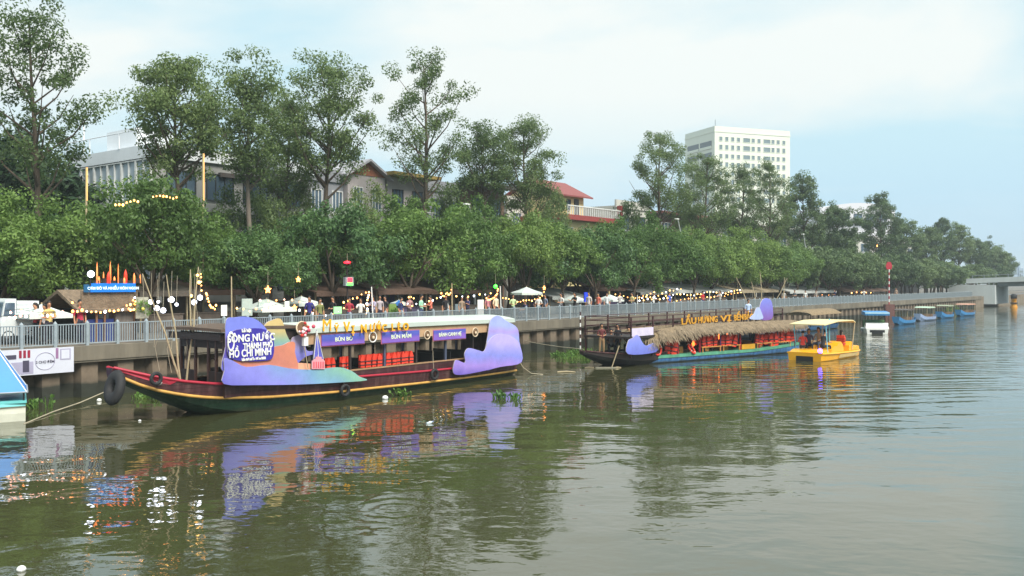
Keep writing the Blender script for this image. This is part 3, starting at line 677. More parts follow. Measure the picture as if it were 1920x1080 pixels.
shophouse(405, 480, 21, 335, BROWNW, 'narrow brown shophouse half hidden by the narrow tall tree', roofcol=TIN, balm=BRICK)
shophouse(480, 568, 21, 362, SLATE, 'grey shophouse with white concrete balconies beside the brown one', balm=PALE)
shophouse(572, 650, 20, 330, SLATE, 'dark grey house with white framed windows behind the broad tall tree')
shophouse(652, 722, 19.5, 325, MAUVE, 'grey house with a terracotta gable under a pitched roof', gable=(BRICK, mat('gable_roof', (168, 166, 172), .7)))
shophouse(726, 800, 19.5, 330, MAUVE, 'mauve house with deep shaded terrace and olive roof edge', roofcol=OLIVE, wm=FR)
shophouse(803, 872, 21, 352, SLATE, 'plain grey house behind the gappy tall tree', wm=FR)
shophouse(876, 945, 20, 348, BROWNW, 'dark house with flat tin roof and dull red balcony', roofcol=TIN, balm=REDP, wm=FR)
shophouse(950, 985, 22, 380, PALE, 'small pale house with white grille beside the yellow house', ncol=1)
# yellow house with red pitched roof
a = bank(1052, 17); b = bank(1152, 17); wd = (b - a).length; t = building('yellow_house', 'pale yellow house with red tiled roof and red-edged terrace', a, UANG)
zt = zat(a, 402) - QZ; ze = zat(a, 368) - QZ
mb = MB(); mb.box(0, wd, 0, 9, 0, zt - .5); mb.build('wall', CREAM, t)
mb = MB(); mb.box(-.3, wd + .3, -.9, 9, zt - .5, zt); mb.build('terrace_edge', REDP, t)
mb = MB(); mb.box(.5, wd * .58, 1.2, 7, zt, ze + .4); mb.build('upper_wall', CREAM, t)
mb = MB(); wu = wd * .58 - .5
xm = (.5 + wd * .58)
for sgn in (-1, 1):
    yA, yB = (0.5, 4.1) if sgn < 0 else (7.7, 4.1)
    mb.ext([(.0, yA, ze + .2), (.0, yB, ze + 2.0), (.0, yB, ze + 2.15), (.0, yA, ze + .35)], (wd * .58 + .8, 0, 0))
mb.build('roof', TILE, t)
mb = MB(); mb.ext([(.5, 1.2, ze + .4), (.5, 7, ze + .4), (.5, 4.1, ze + 1.85)], (wd * .58 - .5, 0, 0)); mb.build('gable', CREAM, t)
for q in (.9, 1.9): window(t, .5 + q * 1.1, 1.2, zt + .7, .75, 1.1, FR, mull=0)
mb = MB(); mb.box(wd * .40, wd * .40 + .8, 1.1, 1.197, zt, zt + 1.9); mb.build('door', FR, t)
mb = MB()
for q in range(26): mb.box(q * wd / 25 - .04, q * wd / 25 + .04, -.86, -.78, zt, zt + .85)
mb.box(-.1, wd + .1, -.9, -.74, zt + .85, zt + .95); mb.build('balustrade', FRW, t)
mb = MB(); mb.box(wd - .1, wd + .3, -.9, -.4, zt, zt + 1.5); mb.build('terrace_pillar', REDP, t)
for q in range(3): window(t, .6 + q * wd / 3, 0, zt - 2.5, 1.4, 1.3, FRW)
mb = MB(); mb.box(1.0, 2.2, 4.5, 5.5, ze + 1.6, ze + 2.9); mb.build('roof_hatch', TIN, t)
shophouse(1155, 1215, 22, 385, PALE, 'pale grey house right of the yellow house terrace', wm=FR)
shophouse(1230, 1330, 24, 400, BROWNW, 'long brown house behind the dark trees left of the tower foot', roofcol=TILE, ncol=3)
shophouse(1345, 1480, 23, 415, PALE, 'pale low house glimpsed between trunks below the tower block', roofcol=PALE, ncol=4)
shophouse(1490, 1600, 24, 430, GREEN_AW, 'dull green house glimpsed behind the trees right of the tower', ncol=4)
shophouse(1605, 1720, 25, 445, PALE, 'pale house hidden behind the pointed tall tree', ncol=4)
shophouse(-260, 120, 34, 420, BROWNW, 'long brown house behind the dark trees at the left edge', ncol=5)

# white tower block
c = Vector((76, 340, 0)); av = Vector((.937, .348, 0)); ang = math.atan2(av.y, av.x)
t = building('tower_block', 'tall white apartment tower with rows of small square windows', c, ang)
TW = mat('tower_white', (216, 220, 204), 0.7, var=0.03, vs=.08, streak=True); TG = mat('tower_window', (112, 128, 132), 0.25, var=.15, vs=.3); TGD = mat('tower_recess', (96, 104, 108), .5)
W_, D_, HT = 34.0, 21.0, zat(c, 236) - QZ
mb = MB(); mb.box(0, W_, 0, D_, 0, HT - 2.2); mb.build('wall', TW, t)
mb = MB(); mb.box(-.15, W_ + .15, -.15, D_ + .15, HT - 2.2, HT - 1.7); mb.box(.0, W_ - .0, .0, D_ - .0, HT - 1.7, HT); mb.build('roof_parapet', TW, t)
mb = MB(); mb.box(.6, .75, .6, .75, HT, HT + 2.5); mb.build('antenna', TGD, t)
rowz = [HT - 5.4 - 3.25 * i for i in range(11)]
cols = [2.0, 4.6, 7.2, 9.8, 12.6, 16.4, 19.0, 21.8, 25.4, 27.8, 30.4]
for i, z in enumerate(rowz):
    if z < 30: continue
    for j, xx in enumerate(cols):
        wd_ = 3.0 if j in (4, 7) else 1.3
        ht_ = 1.7 if i % 2 else 1.5
        fr = MB(); fr.box(xx - .12, xx + wd_ + .12, -.16, -.003, z - .15, z); fr.box(xx - .12, xx + wd_ + .12, -.16, -.003, z + ht_, z + ht_ + .12); fr.box(xx - .12, xx, -.16, -.003, z, z + ht_); fr.box(xx + wd_, xx + wd_ + .12, -.16, -.003, z, z + ht_)
        f = fr.build('window', TW, t)
        pn = MB(); pn.box(xx, xx + wd_, -.06, -.004, z, z + ht_); pn.build('pane', TG, f)
# left face: two loggia storeys at the top, narrow slots below
for k_, z in enumerate((HT - 8.2, HT - 12.6)):
    for q in range(2):
        mb = MB(); mb.box(-.12, -.003, 2 + q * 9, 10 + q * 9, z, z + 3.0); mb.build('loggia', TGD, t)
        mb = MB(); mb.box(-.4, -.12, 2 + q * 9, 10 + q * 9, z, z + 1.0); mb.build('loggia_rail', TW, t)
for q in (4, 9, 14):
    for i in range(5):
        mb = MB(); mb.box(-.1, -.003, q, q + 1.3, HT - 19 - 3.3 * i, HT - 16.6 - 3.3 * i); mb.build('pane', TG, t)
# white curved-roof building
c = Vector(((1538 - 960) / F * 290, 290, 0)); t = building('curved_roof_building', 'white low-rise building with a gently curved roof behind distant trees', c, R(14))
z0 = zat(c, 392) - QZ; n = 14; wdt = 25.5; prof = [(wdt * i / n, z0 + 3.2 * math.sin(math.pi * (.12 + .62 * i / n)) - .9) for i in range(n + 1)]
WB = mat('far_white', (206, 206, 212), .7, var=.03)
mb = MB(); mb.ext([(0, 0, 0)] + [(x, 0, z) for x, z in prof] [:] + [(wdt, 0, 0)], (0, 14, 0)); mb.build('wall', WB, t)
for i in range(5): window(t, 3 + i * 4.6, 0, z0 - 3.2, 3.0, 2.0, FR, dep=.25)
mb = MB(); mb.box(0, wdt, -1.2, -.003, z0 - 4.2, z0 - 3.7); mb.build('ledge', FR, t)
mb = MB(); mb.box(wdt + .01, wdt + 2.8, 1, 12, 0, z0 + .2); mb.box(wdt + .01, wdt + 4.6, 1.5, 12, 0, z0 - 4.2); mb.build('side_wing', WB, t)
# hazy blocks on the skyline beyond the bridge
for j, (x, yt, wpx, Y, lab) in enumerate([(1903, 497, 10, 620, 'far grey-blue block on the skyline at the end of the tree line'), (1915, 503, 9, 640, 'lower far grey-blue block on the skyline at the right edge')]):
    p = P(x, 530, Y); hh = zat(p, yt) - QZ; wd = wpx / F * Y
    t = building('far_block', lab, p, 0); fm = mat('far_block_render', (150, 168, 188), .8, var=.05)
    mb = MB(); mb.box(-wd / 2, wd / 2, 0, 12, 0, hh); mb.build('wall', fm, t)
    mb = MB(); mb.box(-wd / 4, wd / 8, 2, 6, hh + .003, hh + 3); mb.build('roof_room', fm, t)
    for i in range(4): 
        mb = MB(); mb.box(-wd / 2 + .4, wd / 2 - .4, -.1, -.003, hh - 3 - 3.2 * i, hh - 1.6 - 3.2 * i); mb.build('window_band', TG, t)
# ================================================================ BOATS
class Frame:
    """a boat's own axes: origin on the water, x along its length, y to the far side; reads photo outlines onto its planes"""
    def __init__(s, o, d):
        s.o = Vector((o[0], o[1], 0)); s.d = Vector((d[0], d[1], 0)).normalized(); s.n = Vector((-s.d.y, s.d.x, 0)); s.rz = math.atan2(s.d.y, s.d.x)
    def on(s, px, py, yc):               # local (x, yc, z) seen at the pixel on the plane y = yc
        dr = Vector(((px - 960) / F, 1, -(py - HY) / F)); o = s.o + s.n * yc; c = Vector((0, 0, H))
        t = (o - c).dot(s.n) / dr.dot(s.n); p = c + dr * t
        return Vector(((p - s.o).dot(s.d), yc, p.z))
    def across(s, px, py, xc):           # the same on a cross plane x = xc
        dr = Vector(((px - 960) / F, 1, -(py - HY) / F)); o = s.o + s.d * xc; c = Vector((0, 0, H))
        t = (o - c).dot(s.d) / dr.dot(s.d); p = c + dr * t
        return Vector((xc, (p - s.o).dot(s.n), p.z))
    def world(s, v): return s.o + s.d * v[0] + s.n * v[1] + Vector((0, 0, v[2]))
def panel(fr, t, name, px, yc, m, th=.036, label=None):
    mb = MB(); mb.ext([fr.on(x, y, yc) for x, y in px], (0, th, 0), 0, 1); o = mb.build(name, [m, mat('board_edge', (186, 178, 186), .7, var=.1)], t)
    if label: o['label'] = label
    return o
def smooth_outline(pts, n=4):
    out = []; k = len(pts)
    for i in range(k):
        p0, p1, p2, p3 = [Vector((*pts[(i + j - 1) % k], 0)) for j in range(4)]
        for j in range(n):
            t = j / n
            q = 0.5 * ((2 * p1) + (-p0 + p2) * t + (2 * p0 - 5 * p1 + 4 * p2 - p3) * t * t + (-p0 + 3 * p1 - 3 * p2 + p3) * t ** 3)
            out.append((q.x, q.y))
    return out
def loft(stations, mats_of_strip, caps=True, capm=None):
    """stations: list of half sections [(y, z), ...] from gunwale to keel at x; mirrored"""
    mb = MB(); n = len(stations[0][1]); rings = []
    for x, half in stations:
        rings.append([(x, -y, z) for y, z in half] + [(x, y, z) for y, z in reversed(half)])
    k = 2 * n; vs = [v for r_ in rings for v in r_]
    for i in range(len(rings) - 1):
        for j in range(k - 1):
            strip = j if j < n else k - 2 - j
            if j == n - 1: strip = n - 2
            mb.add([vs[i * k + j], vs[(i + 1) * k + j], vs[(i + 1) * k + j + 1], vs[i * k + j + 1]], [(0, 1, 2, 3)], mats_of_strip[min(strip, len(mats_of_strip) - 1)])
    if caps:
        cm = mats_of_strip[0] if capm is None else capm
        mb.add(rings[0], [tuple(range(k))], cm); mb.add(rings[-1], [tuple(reversed(range(k)))], cm)
    return mb
TYRE = mat('tyre_rubber', (34, 34, 36), 0.75, var=.25, vs=6, bump=.01, bs_=20)
ROPE = mat('rope', (170, 160, 138), 0.9, var=.15); BAMBOO = mat('bamboo', (176, 160, 128), 0.65, var=.2, vs=6); DKWOOD = mat('dark_wood', (44, 34, 32), 0.6, var=.3, vs=4, streak=True)
MAROON = hull_mat('hull_maroon', (66, 30, 34)); HGREEN = hull_mat('hull_green', (26, 62, 42)); STRAKE = mat('strake_yellow', (196, 150, 74), 0.55, var=.2, vs=3)
GUNR = mat('gunwale_red', (168, 36, 58), 0.45, var=.15); ROOFW = mat('boat_roof_white', (188, 198, 190), 0.55, var=.07, vs=.8); TAN = mat('fascia_tan', (184, 150, 116), 0.75, var=.12, vs=3, streak=True)
VEST = mat('life_vest', (222, 62, 40), 0.7, var=.15, vs=5, objvar=.12); VESTD = mat('vest_strap', (40, 40, 44), .7)
YEL = mat('letter_yellow', (240, 172, 24), 0.45, var=.08); WHT = mat('paint_white', (232, 232, 228), 0.5, var=.06); BLUEB = mat('banner_blue', (44, 66, 168), 0.5, var=.08, vs=1.2)
NAVY = mat('sign_navy', (60, 50, 156), 0.45, var=.1); BLACKM = mat('black_paint', (24, 24, 27), 0.6, var=.2)

# ---------------------------------------------------------------- big festival boat
B1 = Frame((-11.0, 31.2), (0.6, 0.8))
boat = thing('festival_boat', 'long maroon wooden boat with purple mountain cut-outs and a white roof', 'boat', B1.o, B1.rz)
bt = [(-3.0, .16), (-2.4, .45), (-1.5, .85), (0, 1.2), (2, 1.45), (5, 1.54), (13, 1.5), (16, 1.32), (17.2, 1.15)]
gt = [(-3.0, 1.80), (-2, 1.48), (-1, 1.24), (0, 1.08), (2, .93), (5, .85), (10, .73), (14, .68), (17.2, .76)]
stk = [(-3.0, 1.62), (-2, 1.08), (-1, .80), (0, .62), (2, .46), (5, .35), (10, .26), (17.2, .22)]
def stem(x): return interp(x, [(-3.0, 1.45), (-2, .98), (-1, .48), (0, .0), (1, -.35), (3, -.5), (15, -.5), (17.2, -.15)])
st = []
for i in range(41):
    x = -3.0 + 20.2 * i / 40; b, g, k_, s_ = interp(x, bt), interp(x, gt), stem(x), interp(x, stk)
    s_ = max(s_, k_ + .06)
    st.append((x, [(b, g), (b * .985, (g + s_) / 2), (b * .965, s_), (b * .80, s_ + (k_ - s_) * .55), (b * .45, s_ + (k_ - s_) * .9), (0.001, k_)]))
hull = loft(st, [0, 0, 1, 1, 1, 1]).build('hull', [MAROON, HGREEN], boat)
for sg in (-1, 1):
    mb = MB(); mb.tube([(x, sg * (interp(x, bt) * .965 + .03), max(interp(x, stk), stem(x) + .06)) for x in [(-2.75 + 19.9 * i / 40) for i in range(41)]], .055, 6); mb.build('rub_strake', STRAKE, boat)
    mb = MB(); mb.tube([(x, sg * interp(x, bt), interp(x, gt) + .02) for x in [(-2.95 + 20.1 * i / 40) for i in range(41)]], .05, 6); mb.build('gunwale', GUNR, boat)
mb = MB()
for i in range(40):
    x0, x1 = -3 + 20.2 * i / 40, -3 + 20.2 * (i + 1) / 40
    a, b = interp(x0, bt) * .97, interp(x1, bt) * .97; za, zb = interp(x0, gt) - .1, interp(x1, gt) - .1
    if x0 < -1.0: za += .1; zb += .1 if x1 < -1.0 else .1
    mb.add([(x0, -a, za), (x1, -b, zb), (x1, b, zb), (x0, a, za)], [(0, 1, 2, 3)], 1 if x0 < -1.0 else 0)
mb.build('deck', [DKWOOD, GUNR], boat)
# painted red bow cheek with the eye
for sg in (-1, 1):
    mb = MB(); pts = []
    for x in (-2.8, -2.4, -2.0, -1.6, -1.2): pts.append((x, sg * (interp(x, bt) * 1.0 + .012), interp(x, gt) - .02))
    for x in (-1.4, -1.9, -2.4, -2.75): pts.append((x, sg * (interp(x, bt) * .975 + .012), interp(x, gt) * .5 + max(interp(x, stk), stem(x) + .06) * .5 + .05))
    mb.ext(pts, (0, sg * .015, 0)); mb.build('bow_cheek', GUNR, boat)
    mb = MB(); ex = -1.75; M = Matrix.Translation((ex, sg * (interp(ex, bt) + .03), interp(ex, gt) - .17)) @ Matrix.Rotation(R(90), 4, 'X')
    mb.lathe([(0.001, .0), (.12, .0), (.12, .02), (0.001, .02)], 14, M=M, sy=.55); mb.lathe([(0.001, -.03), (.05, -.03), (.05, .04), (0.001, .04)], 10, m=1, M=M); mb.build('painted_eye', [WHT, BLACKM], boat)
# cabin coaming, posts, roof
XF = B1.on(423, 640, -1.38).x; XR = 16.4                # cabin front and roof end
mb = MB()
for sg in (-1, 1): mb.box(XF, 15.8, sg * 1.30 - .04, sg * 1.30 + .04, .6, 1.06)
mb.build('coaming', MAROON, boat)
for sg in (-1, 1):
    mb = MB(); mb.box(XF, 15.8, sg * 1.30 - .06, sg * 1.30 + .06, 1.06, 1.11); mb.build('coaming_rail', mat('rail_tan', (160, 128, 96), .6, var=.2), boat)
for i in range(9):
    x = XF + .1 + (15.5 - XF - .1) * i / 8
    for sg in (-1, 1):
        mb = MB(); mb.box(x - .045, x + .045, sg * 1.28 - .045, sg * 1.28 + .045, .6, 2.80); mb.build('roof_post', DKWOOD if i % 2 else mat('post_blue_grey', (74, 82, 104), .6), boat)
def roofz(y, k=.16): return 2.98 - k * (y / 1.6) ** 2
def roof_piece(xs, nm_, mt_):
  mb = MB(); nn = 10; vs = []
  for x in xs:
      sag = .04 * math.sin((x - XF) * 1.1)
      for j in range(nn + 1):
          y = -1.62 + 3.24 * j / nn; vs.append((x, y, roofz(y, .16 if nm_ == 'roof' else .03) + sag))
      for j in range(nn + 1):
          y = 1.62 - 3.24 * j / nn; vs.append((x, y, roofz(y, .16 if nm_ == 'roof' else .03) - (.17 if nm_ == 'roof' else .10) + sag))
  k_ = 2 * (nn + 1); fs = []
  for i in range(len(xs) - 1):
      for j in range(k_): fs.append((i * k_ + j, i * k_ + (j + 1) % k_, (i + 1) * k_ + (j + 1) % k_, (i + 1) * k_ + j))
  fs += [tuple(reversed(range(k_))), tuple(range((len(xs) - 1) * k_, len(xs) * k_))]
  mb.add(vs, fs); mb.build(nm_, mt_, boat)
roof_piece([XF - .35, XF + 1.5, XF + 2.99], 'wheelhouse_roof', mat('roof_brown', (92, 76, 64), .7, var=.2, streak=True))
roof_piece([XF + 3, 6, 8, 12, XR], 'roof', ROOFW)
for sg in (-1, 1):
    mb = MB(); mb.box(XF + 3.1, XR - .9, sg * 1.50 - .02, sg * 1.50 + .02, 2.22, 2.79); mb.build('fascia', TAN, boat)
mb = MB(); mb.box(XF - .30, XF - .22, -1.5, 1.5, 2.55, 2.78); mb.box(XF - .28, XF + 3.0, -1.50, -1.46, 2.5, 2.78); mb.build('front_fascia', DKWOOD, boat)
# wheelhouse front: low wall, mullions, open windows
mb = MB(); mb.box(XF, XF + .06, -1.26, -.35, .6, 1.45); mb.box(XF, XF + .06, .35, 1.26, .6, 1.45); mb.box(XF, XF + .06, -1.26, 1.26, 2.25, 2.79); mb.build('wheelhouse_front', DKWOOD, boat)
for y in (-.38, .38, -.82, .82, -1.25, 1.25):
    mb = MB(); mb.box(XF - .01, XF + .07, y - .045, y + .045, .6, 2.6); mb.build('mullion', mat('mullion_brown', (78, 54, 46), .5, var=.2), boat)
mb = MB(); mb.box(XF + 1.9, XF + 1.95, -1.24, 1.24, .6, 2.79); mb.build('interior_shade_sheet', BLACKM, boat)  # black sheet added across the cabin, standing in for its dark interior
mb = MB(); mb.box(XF + .5, XF + .9, -.3, .3, .6, 1.5); mb.torus(.24, .02, 14, 6, M=Matrix.Translation((XF + .46, 0, 1.6)) @ Matrix.Rotation(R(90), 4, 'Y')); mb.build('helm', DKWOOD, boat)
# benches inside
for i in range(9):
    x = XF + 3.2 + i * 1.2
    mb = MB(); mb.box(x, x + .42, -1.05, 1.05, .98, 1.04); mb.box(x + .38, x + .43, -1.05, 1.05, 1.04, 1.42)
    for sg in (-1, 1): mb.box(x + .05, x + .1, sg * .9 - .03, sg * .9 + .03, .6, .98)
    mb.build('bench', BLACKM, boat)
# stern screen
mb = MB(); mb.box(15.8, 15.86, -1.25, 1.25, .6, 2.79); mb.build('stern_bulkhead', MAROON, boat)
# blue banners with dish names, set on the fascia
BANT = mat('banner_text', (226, 236, 206), .5, var=.04); BPUR = grad('banner_print', [(0, (120, 70, 190)), (.25, (58, 58, 180)), (.7, (44, 84, 190)), (1, (56, 96, 200))], scale=.5, off=2.25, warp=.08)
for (x0, y0, x1, y1, txt, sx) in [(603, 628, 683, 646, 'BÚN BÒ', 1), (716, 623, 786, 641, 'BÚN MẮM', 1), (813, 620, 873, 636, 'BÁNH CANH HẸ', .8)]:
    a = B1.on(x0, y0, -1.54); b = B1.on(x1, y1, -1.54); zt = B1.on((x0 + x1) / 2, y0 - 2, -1.54).z; zb = B1.on((x0 + x1) / 2, y1, -1.54).z
    mb = MB(); mb.box(a.x, b.x, -1.555, -1.525, zb, zt); o = mb.build('banner', BPUR, boat); o['label'] = 'blue banner with a pale dish name'
    mb = MB(); mb.box(a.x - .03, b.x + .03, -1.524, -1.521, zb - .04, zt + .03); mb.build('banner_edge', mat('banner_pink', (196, 110, 130), .6), o)
    link('lettering', text_mesh(txt, (zt - zb) * .52, .006, BANT, .004, sx=1.15 * sx), o, ((a.x + b.x) / 2, -1.565, (zt + zb) / 2))
# round woven trays between the banners
TRAY = mat('tray_rim', (206, 186, 160), .7, var=.2); TRAYD = mat('tray_weave', (112, 84, 58), .8, var=.35, vs=14); FLOW = mat('flower_pink', (206, 80, 104), .7, var=.3, vs=9)
for (x, y, r_) in [(699, 632, 9.5), (801, 628, 8), (891, 623, 8)]:
    c = B1.on(x, y, -1.56); rr = r_ / F * B1.world(c).y
    M = Matrix.Translation(c) @ Matrix.Rotation(R(90), 4, 'X')
    mb = MB(); mb.lathe([(.001, -.03), (rr * .85, -.03), (rr * .85, .0), (.001, .0)], 18, M=M); o = mb.build('woven_tray', TRAYD, boat)
    mb = MB(); mb.torus(rr, rr * .13, 22, 7, M=M); mb.build('rim', WHT if x < 750 else TRAY, o)
    mb = MB(); mb.sph((c.x, c.y - .04, c.z - .02), rr * .35, m=0, sc_=(1, .4, 1)); mb.build('ornament', TRAY, o)
# tall yellow letters  MỸ VỊ NƯỚC LÈO  standing on the roof edge
letters = [('M', 613, 611, 30, 1.25), ('Ỹ', 631, 617, 20, 1), ('V', 650, 614, 25, 1), ('Ị', 662, 619, 22, 1), ('N', 682, 617, 21, 1), ('Ư', 698, 616, 21, 1), ('Ớ', 710, 614, 21, 1), ('C', 721, 616, 19, 1), ('L', 737, 614, 18, 1), ('È', 748, 613, 18, 1), ('O', 761, 613, 18, 1)]
for ch, x, y, hpx, sx in letters:
    c = B1.on(x, y, -1.66); hh = hpx / F * B1.world(c).y
    o = link('letter', text_mesh(ch, hh * (1.08 if ch not in 'ỸỚÈỊƯ' else .92), .02, YEL, 0.0 if ch == 'M' else .008, sx=(.95 if ch == 'M' else sx * .95)), boat, c); o['label'] = f'upright yellow roof letter {ch}'
    for q in (-.08, .08):
        mb = MB(); mb.box(c.x + q - .012, c.x + q + .012, -1.655, -1.52, c.z - .12, c.z - .09); mb.build('bracket', DKWOOD, o)
# cut-out scenery on the near side
g_sky = grad('print_sky', [(0, (110, 100, 214)), (.35, (92, 88, 204)), (.6, (72, 52, 170)), (.8, (112, 78, 196)), (1, (96, 110, 218))], ax=(.15, 0, 1), scale=1.9, off=1.2, warp=.4)
g_base = grad('print_base', [(0, (84, 78, 196)), (.3, (124, 124, 222)), (.55, (108, 158, 200)), (.8, (128, 186, 160)), (1, (132, 172, 208))], ax=(.33, 0, .55), scale=2.3, off=1.1, warp=.9)
g_tan = grad('print_tan', [(0, (90, 110, 196)), (.35, (98, 150, 190)), (.6, (134, 172, 150)), (.8, (196, 176, 110)), (1, (206, 176, 104))], scale=1.5, off=1.7, warp=.25)
g_or = grad('print_orange', [(0, (196, 108, 84)), (.4, (222, 122, 72)), (.8, (238, 140, 64)), (1, (240, 154, 80))], ax=(.5, 0, .4), scale=1.8, off=2.1, warp=.3)
g_lil = grad('print_lilac', [(0, (76, 66, 186)), (.5, (120, 116, 206)), (1, (172, 156, 190))], scale=.9, off=1.6, warp=.2)
g_ste = grad('print_stern', [(0, (84, 88, 206)), (.35, (106, 128, 226)), (.7, (140, 152, 232)), (.88, (164, 140, 222)), (1, (150, 164, 236))], ax=(.08, 0, 1), scale=2.1, off=1.9, warp=.5)
g_ste2 = grad('print_stern_front', [(0, (84, 60, 180)), (.3, (150, 116, 214)), (.6, (116, 124, 222)), (1, (176, 160, 236))], ax=(.1, 0, 1), scale=1.6, off=1.9, warp=.5)
panel(B1, boat, 'scenery_panel', smooth_outline([(545, 690), (546, 640), (555, 630), (565, 630), (572, 645), (577, 658), (600, 657), (598, 662), (575, 668), (560, 680), (552, 690)]), -1.56, g_lil, label='lilac cloud cut-out')
panel(B1, boat, 'scenery_panel', smooth_outline([(492, 700), (490, 640), (497, 609), (511, 600), (523, 597), (530, 603), (537, 626), (547, 646), (553, 664), (550, 700)]), -1.60, g_tan, label='sand to teal mountain cut-out')
panel(B1, boat, 'scenery_panel', smooth_outline([(421, 700), (423, 650), (424, 601), (440, 595), (464, 594), (485, 602), (503, 622), (513, 650), (510, 700)]), -1.64, g_sky, label='violet to blue mountain cut-out')
panel(B1, boat, 'scenery_panel', [(552, 680), (575, 681), (603, 685), (603, 694), (552, 694)], -1.64, mat('print_peach', (222, 164, 132), .55, var=.08), label='peach ground cut-out')
panel(B1, boat, 'scenery_panel', smooth_outline([(440, 700), (438, 675), (468, 668), (512, 651), (530, 647), (543, 641), (553, 643), (553, 660), (551, 700)]), -1.68, g_or, label='orange hill cut-out')
panel(B1, boat, 'scenery_panel', smooth_outline([(420, 720), (421, 695), (421, 672), (438, 677), (462, 688), (505, 684), (545, 691), (590, 693), (625, 689), (645, 690), (662, 697), (674, 706), (688, 713), (640, 717), (560, 721), (480, 722)], 3), -1.72, g_base, label='lavender and teal wave cut-out')
panel(B1, boat, 'scenery_panel', smooth_outline([(912, 694), (908, 668), (912, 646), (915, 628), (919, 603), (928, 593), (938, 593), (950, 602), (970, 615), (974, 641), (978, 679), (935, 688)]), -1.69, g_ste, label='tall blue-violet wave cut-out at the stern')
panel(B1, boat, 'scenery_panel', smooth_outline([(850, 698), (852, 680), (857, 675), (872, 680), (871, 664), (876, 654), (884, 653), (898, 657), (908, 658), (916, 640), (930, 628), (948, 627), (962, 632), (974, 645), (978, 679), (938, 688), (900, 697), (862, 703)]), -1.73, g_ste2, label='low curling violet wave cut-out at the stern')
# lettered festival sign
sgn = panel(B1, boat, 'festival_sign', smooth_outline([(430, 668), (427, 640), (434, 623), (452, 617), (490, 616), (510, 626), (514, 645), (512, 668), (500, 676), (455, 677)], 3), -1.74, NAVY, label='deep blue festival sign with crowded white lettering')
for txt, x, y, hpx, sx in [('Lễ hội', 462, 620, 7, 1), ('SÔNG NƯỚC', 472, 634, 17, .93), ('THÀNH PHỐ', 484, 648, 13, .80), ('HỒ CHÍ MINH', 470, 662, 17, .80), ('Lần thứ nhất - Năm 2023', 476, 673, 5, .9)]:
    c = B1.on(x, y, -1.752); hh = hpx / F * B1.world(c).y
    link('lettering', text_mesh(txt, hh * 1.12, .012, WHT, .008, sx=sx), sgn, c)
mb = MB(); c = B1.on(433, 641, -1.755); mb.torus(.20, .035, 16, 6, M=Matrix.Translation(c) @ Matrix.Rotation(R(90), 4, 'X') @ Matrix.Scale(.6, 4, (1, 0, 0)), sy=1.5); mb.build('swash', WHT, sgn)
# cable-stay pylon and little pink hall cut-outs
pyl = panel(B1, boat, 'pylon_cutout', [(588, 673), (594, 618), (607, 673)], -1.66, mat('print_periwinkle', (96, 96, 190), .5), label='slender blue pylon cut-out')
for (xa, xb) in ((588.5, 594), (597.5, 594), (606, 594)):
    mb = MB(); mb.tube([B1.on(xa, 672, -1.675), B1.on(xb, 620, -1.675)], .012, 5); mb.build('stay', WHT, pyl)
PINK = mat('print_pink', (222, 150, 160), .5)
hp = panel(B1, boat, 'hall_cutout', [(585, 692), (585, 676), (588, 676), (588, 673), (592, 673), (592, 669), (596, 669), (596.5, 665), (597.5, 669), (603, 669), (603, 673), (607, 673), (607, 676), (609, 676), (609, 692)], -1.76, PINK, label='small pink and white hall cut-out')
for q in range(5):
    a = B1.on(588 + q * 4.3, 690, -1.775); b = B1.on(590 + q * 4.3, 678, -1.775)
    mb = MB(); mb.box(a.x, b.x, -1.772, -1.762, a.z, b.z); mb.build('window', mat('print_red', (206, 84, 96), .5), hp)
# lamp post with a flower basket on the cut-outs
mb = MB(); a = B1.on(578, 692, -1.78); b = B1.on(570, 648, -1.78); mb.tube([a, b], .018, 6); pst = mb.build('lantern_post', BAMBOO, boat)
mb = MB(); c = B1.on(572, 640, -1.78); mb.box(c.x - .1, c.x + .1, -1.84, -1.72, c.z - .16, c.z + .16); mb.build('paper_lantern', WHT, pst)
c = B1.on(567, 616, -1.78); mb = MB(); mb.torus(.27, .03, 18, 6, M=Matrix.Translation(c) @ Matrix.Rotation(R(80), 4, 'X'), sy=.92); mb.lathe([(.001, 0), (.26, 0)], 18, M=Matrix.Translation(c) @ Matrix.Rotation(R(80), 4, 'X'), m=1); bk = mb.build('flower_basket', [TRAY, TRAYD], boat)
mb = MB()
for i in range(26):
    a = random.uniform(0, 6.28); r_ = random.uniform(0, .24); mb.sph((c.x + r_ * math.cos(a) + (.2 if i % 3 == 0 else 0), c.y - .07 - random.uniform(0, .06), c.z + r_ * math.sin(a) - .03), random.uniform(.04, .075), 7, 5, m=i % 3)
mb.build('flowers', [FLOW, mat('flower_red', (196, 52, 44), .7), mat('flower_white', (230, 210, 214), .7)], bk)

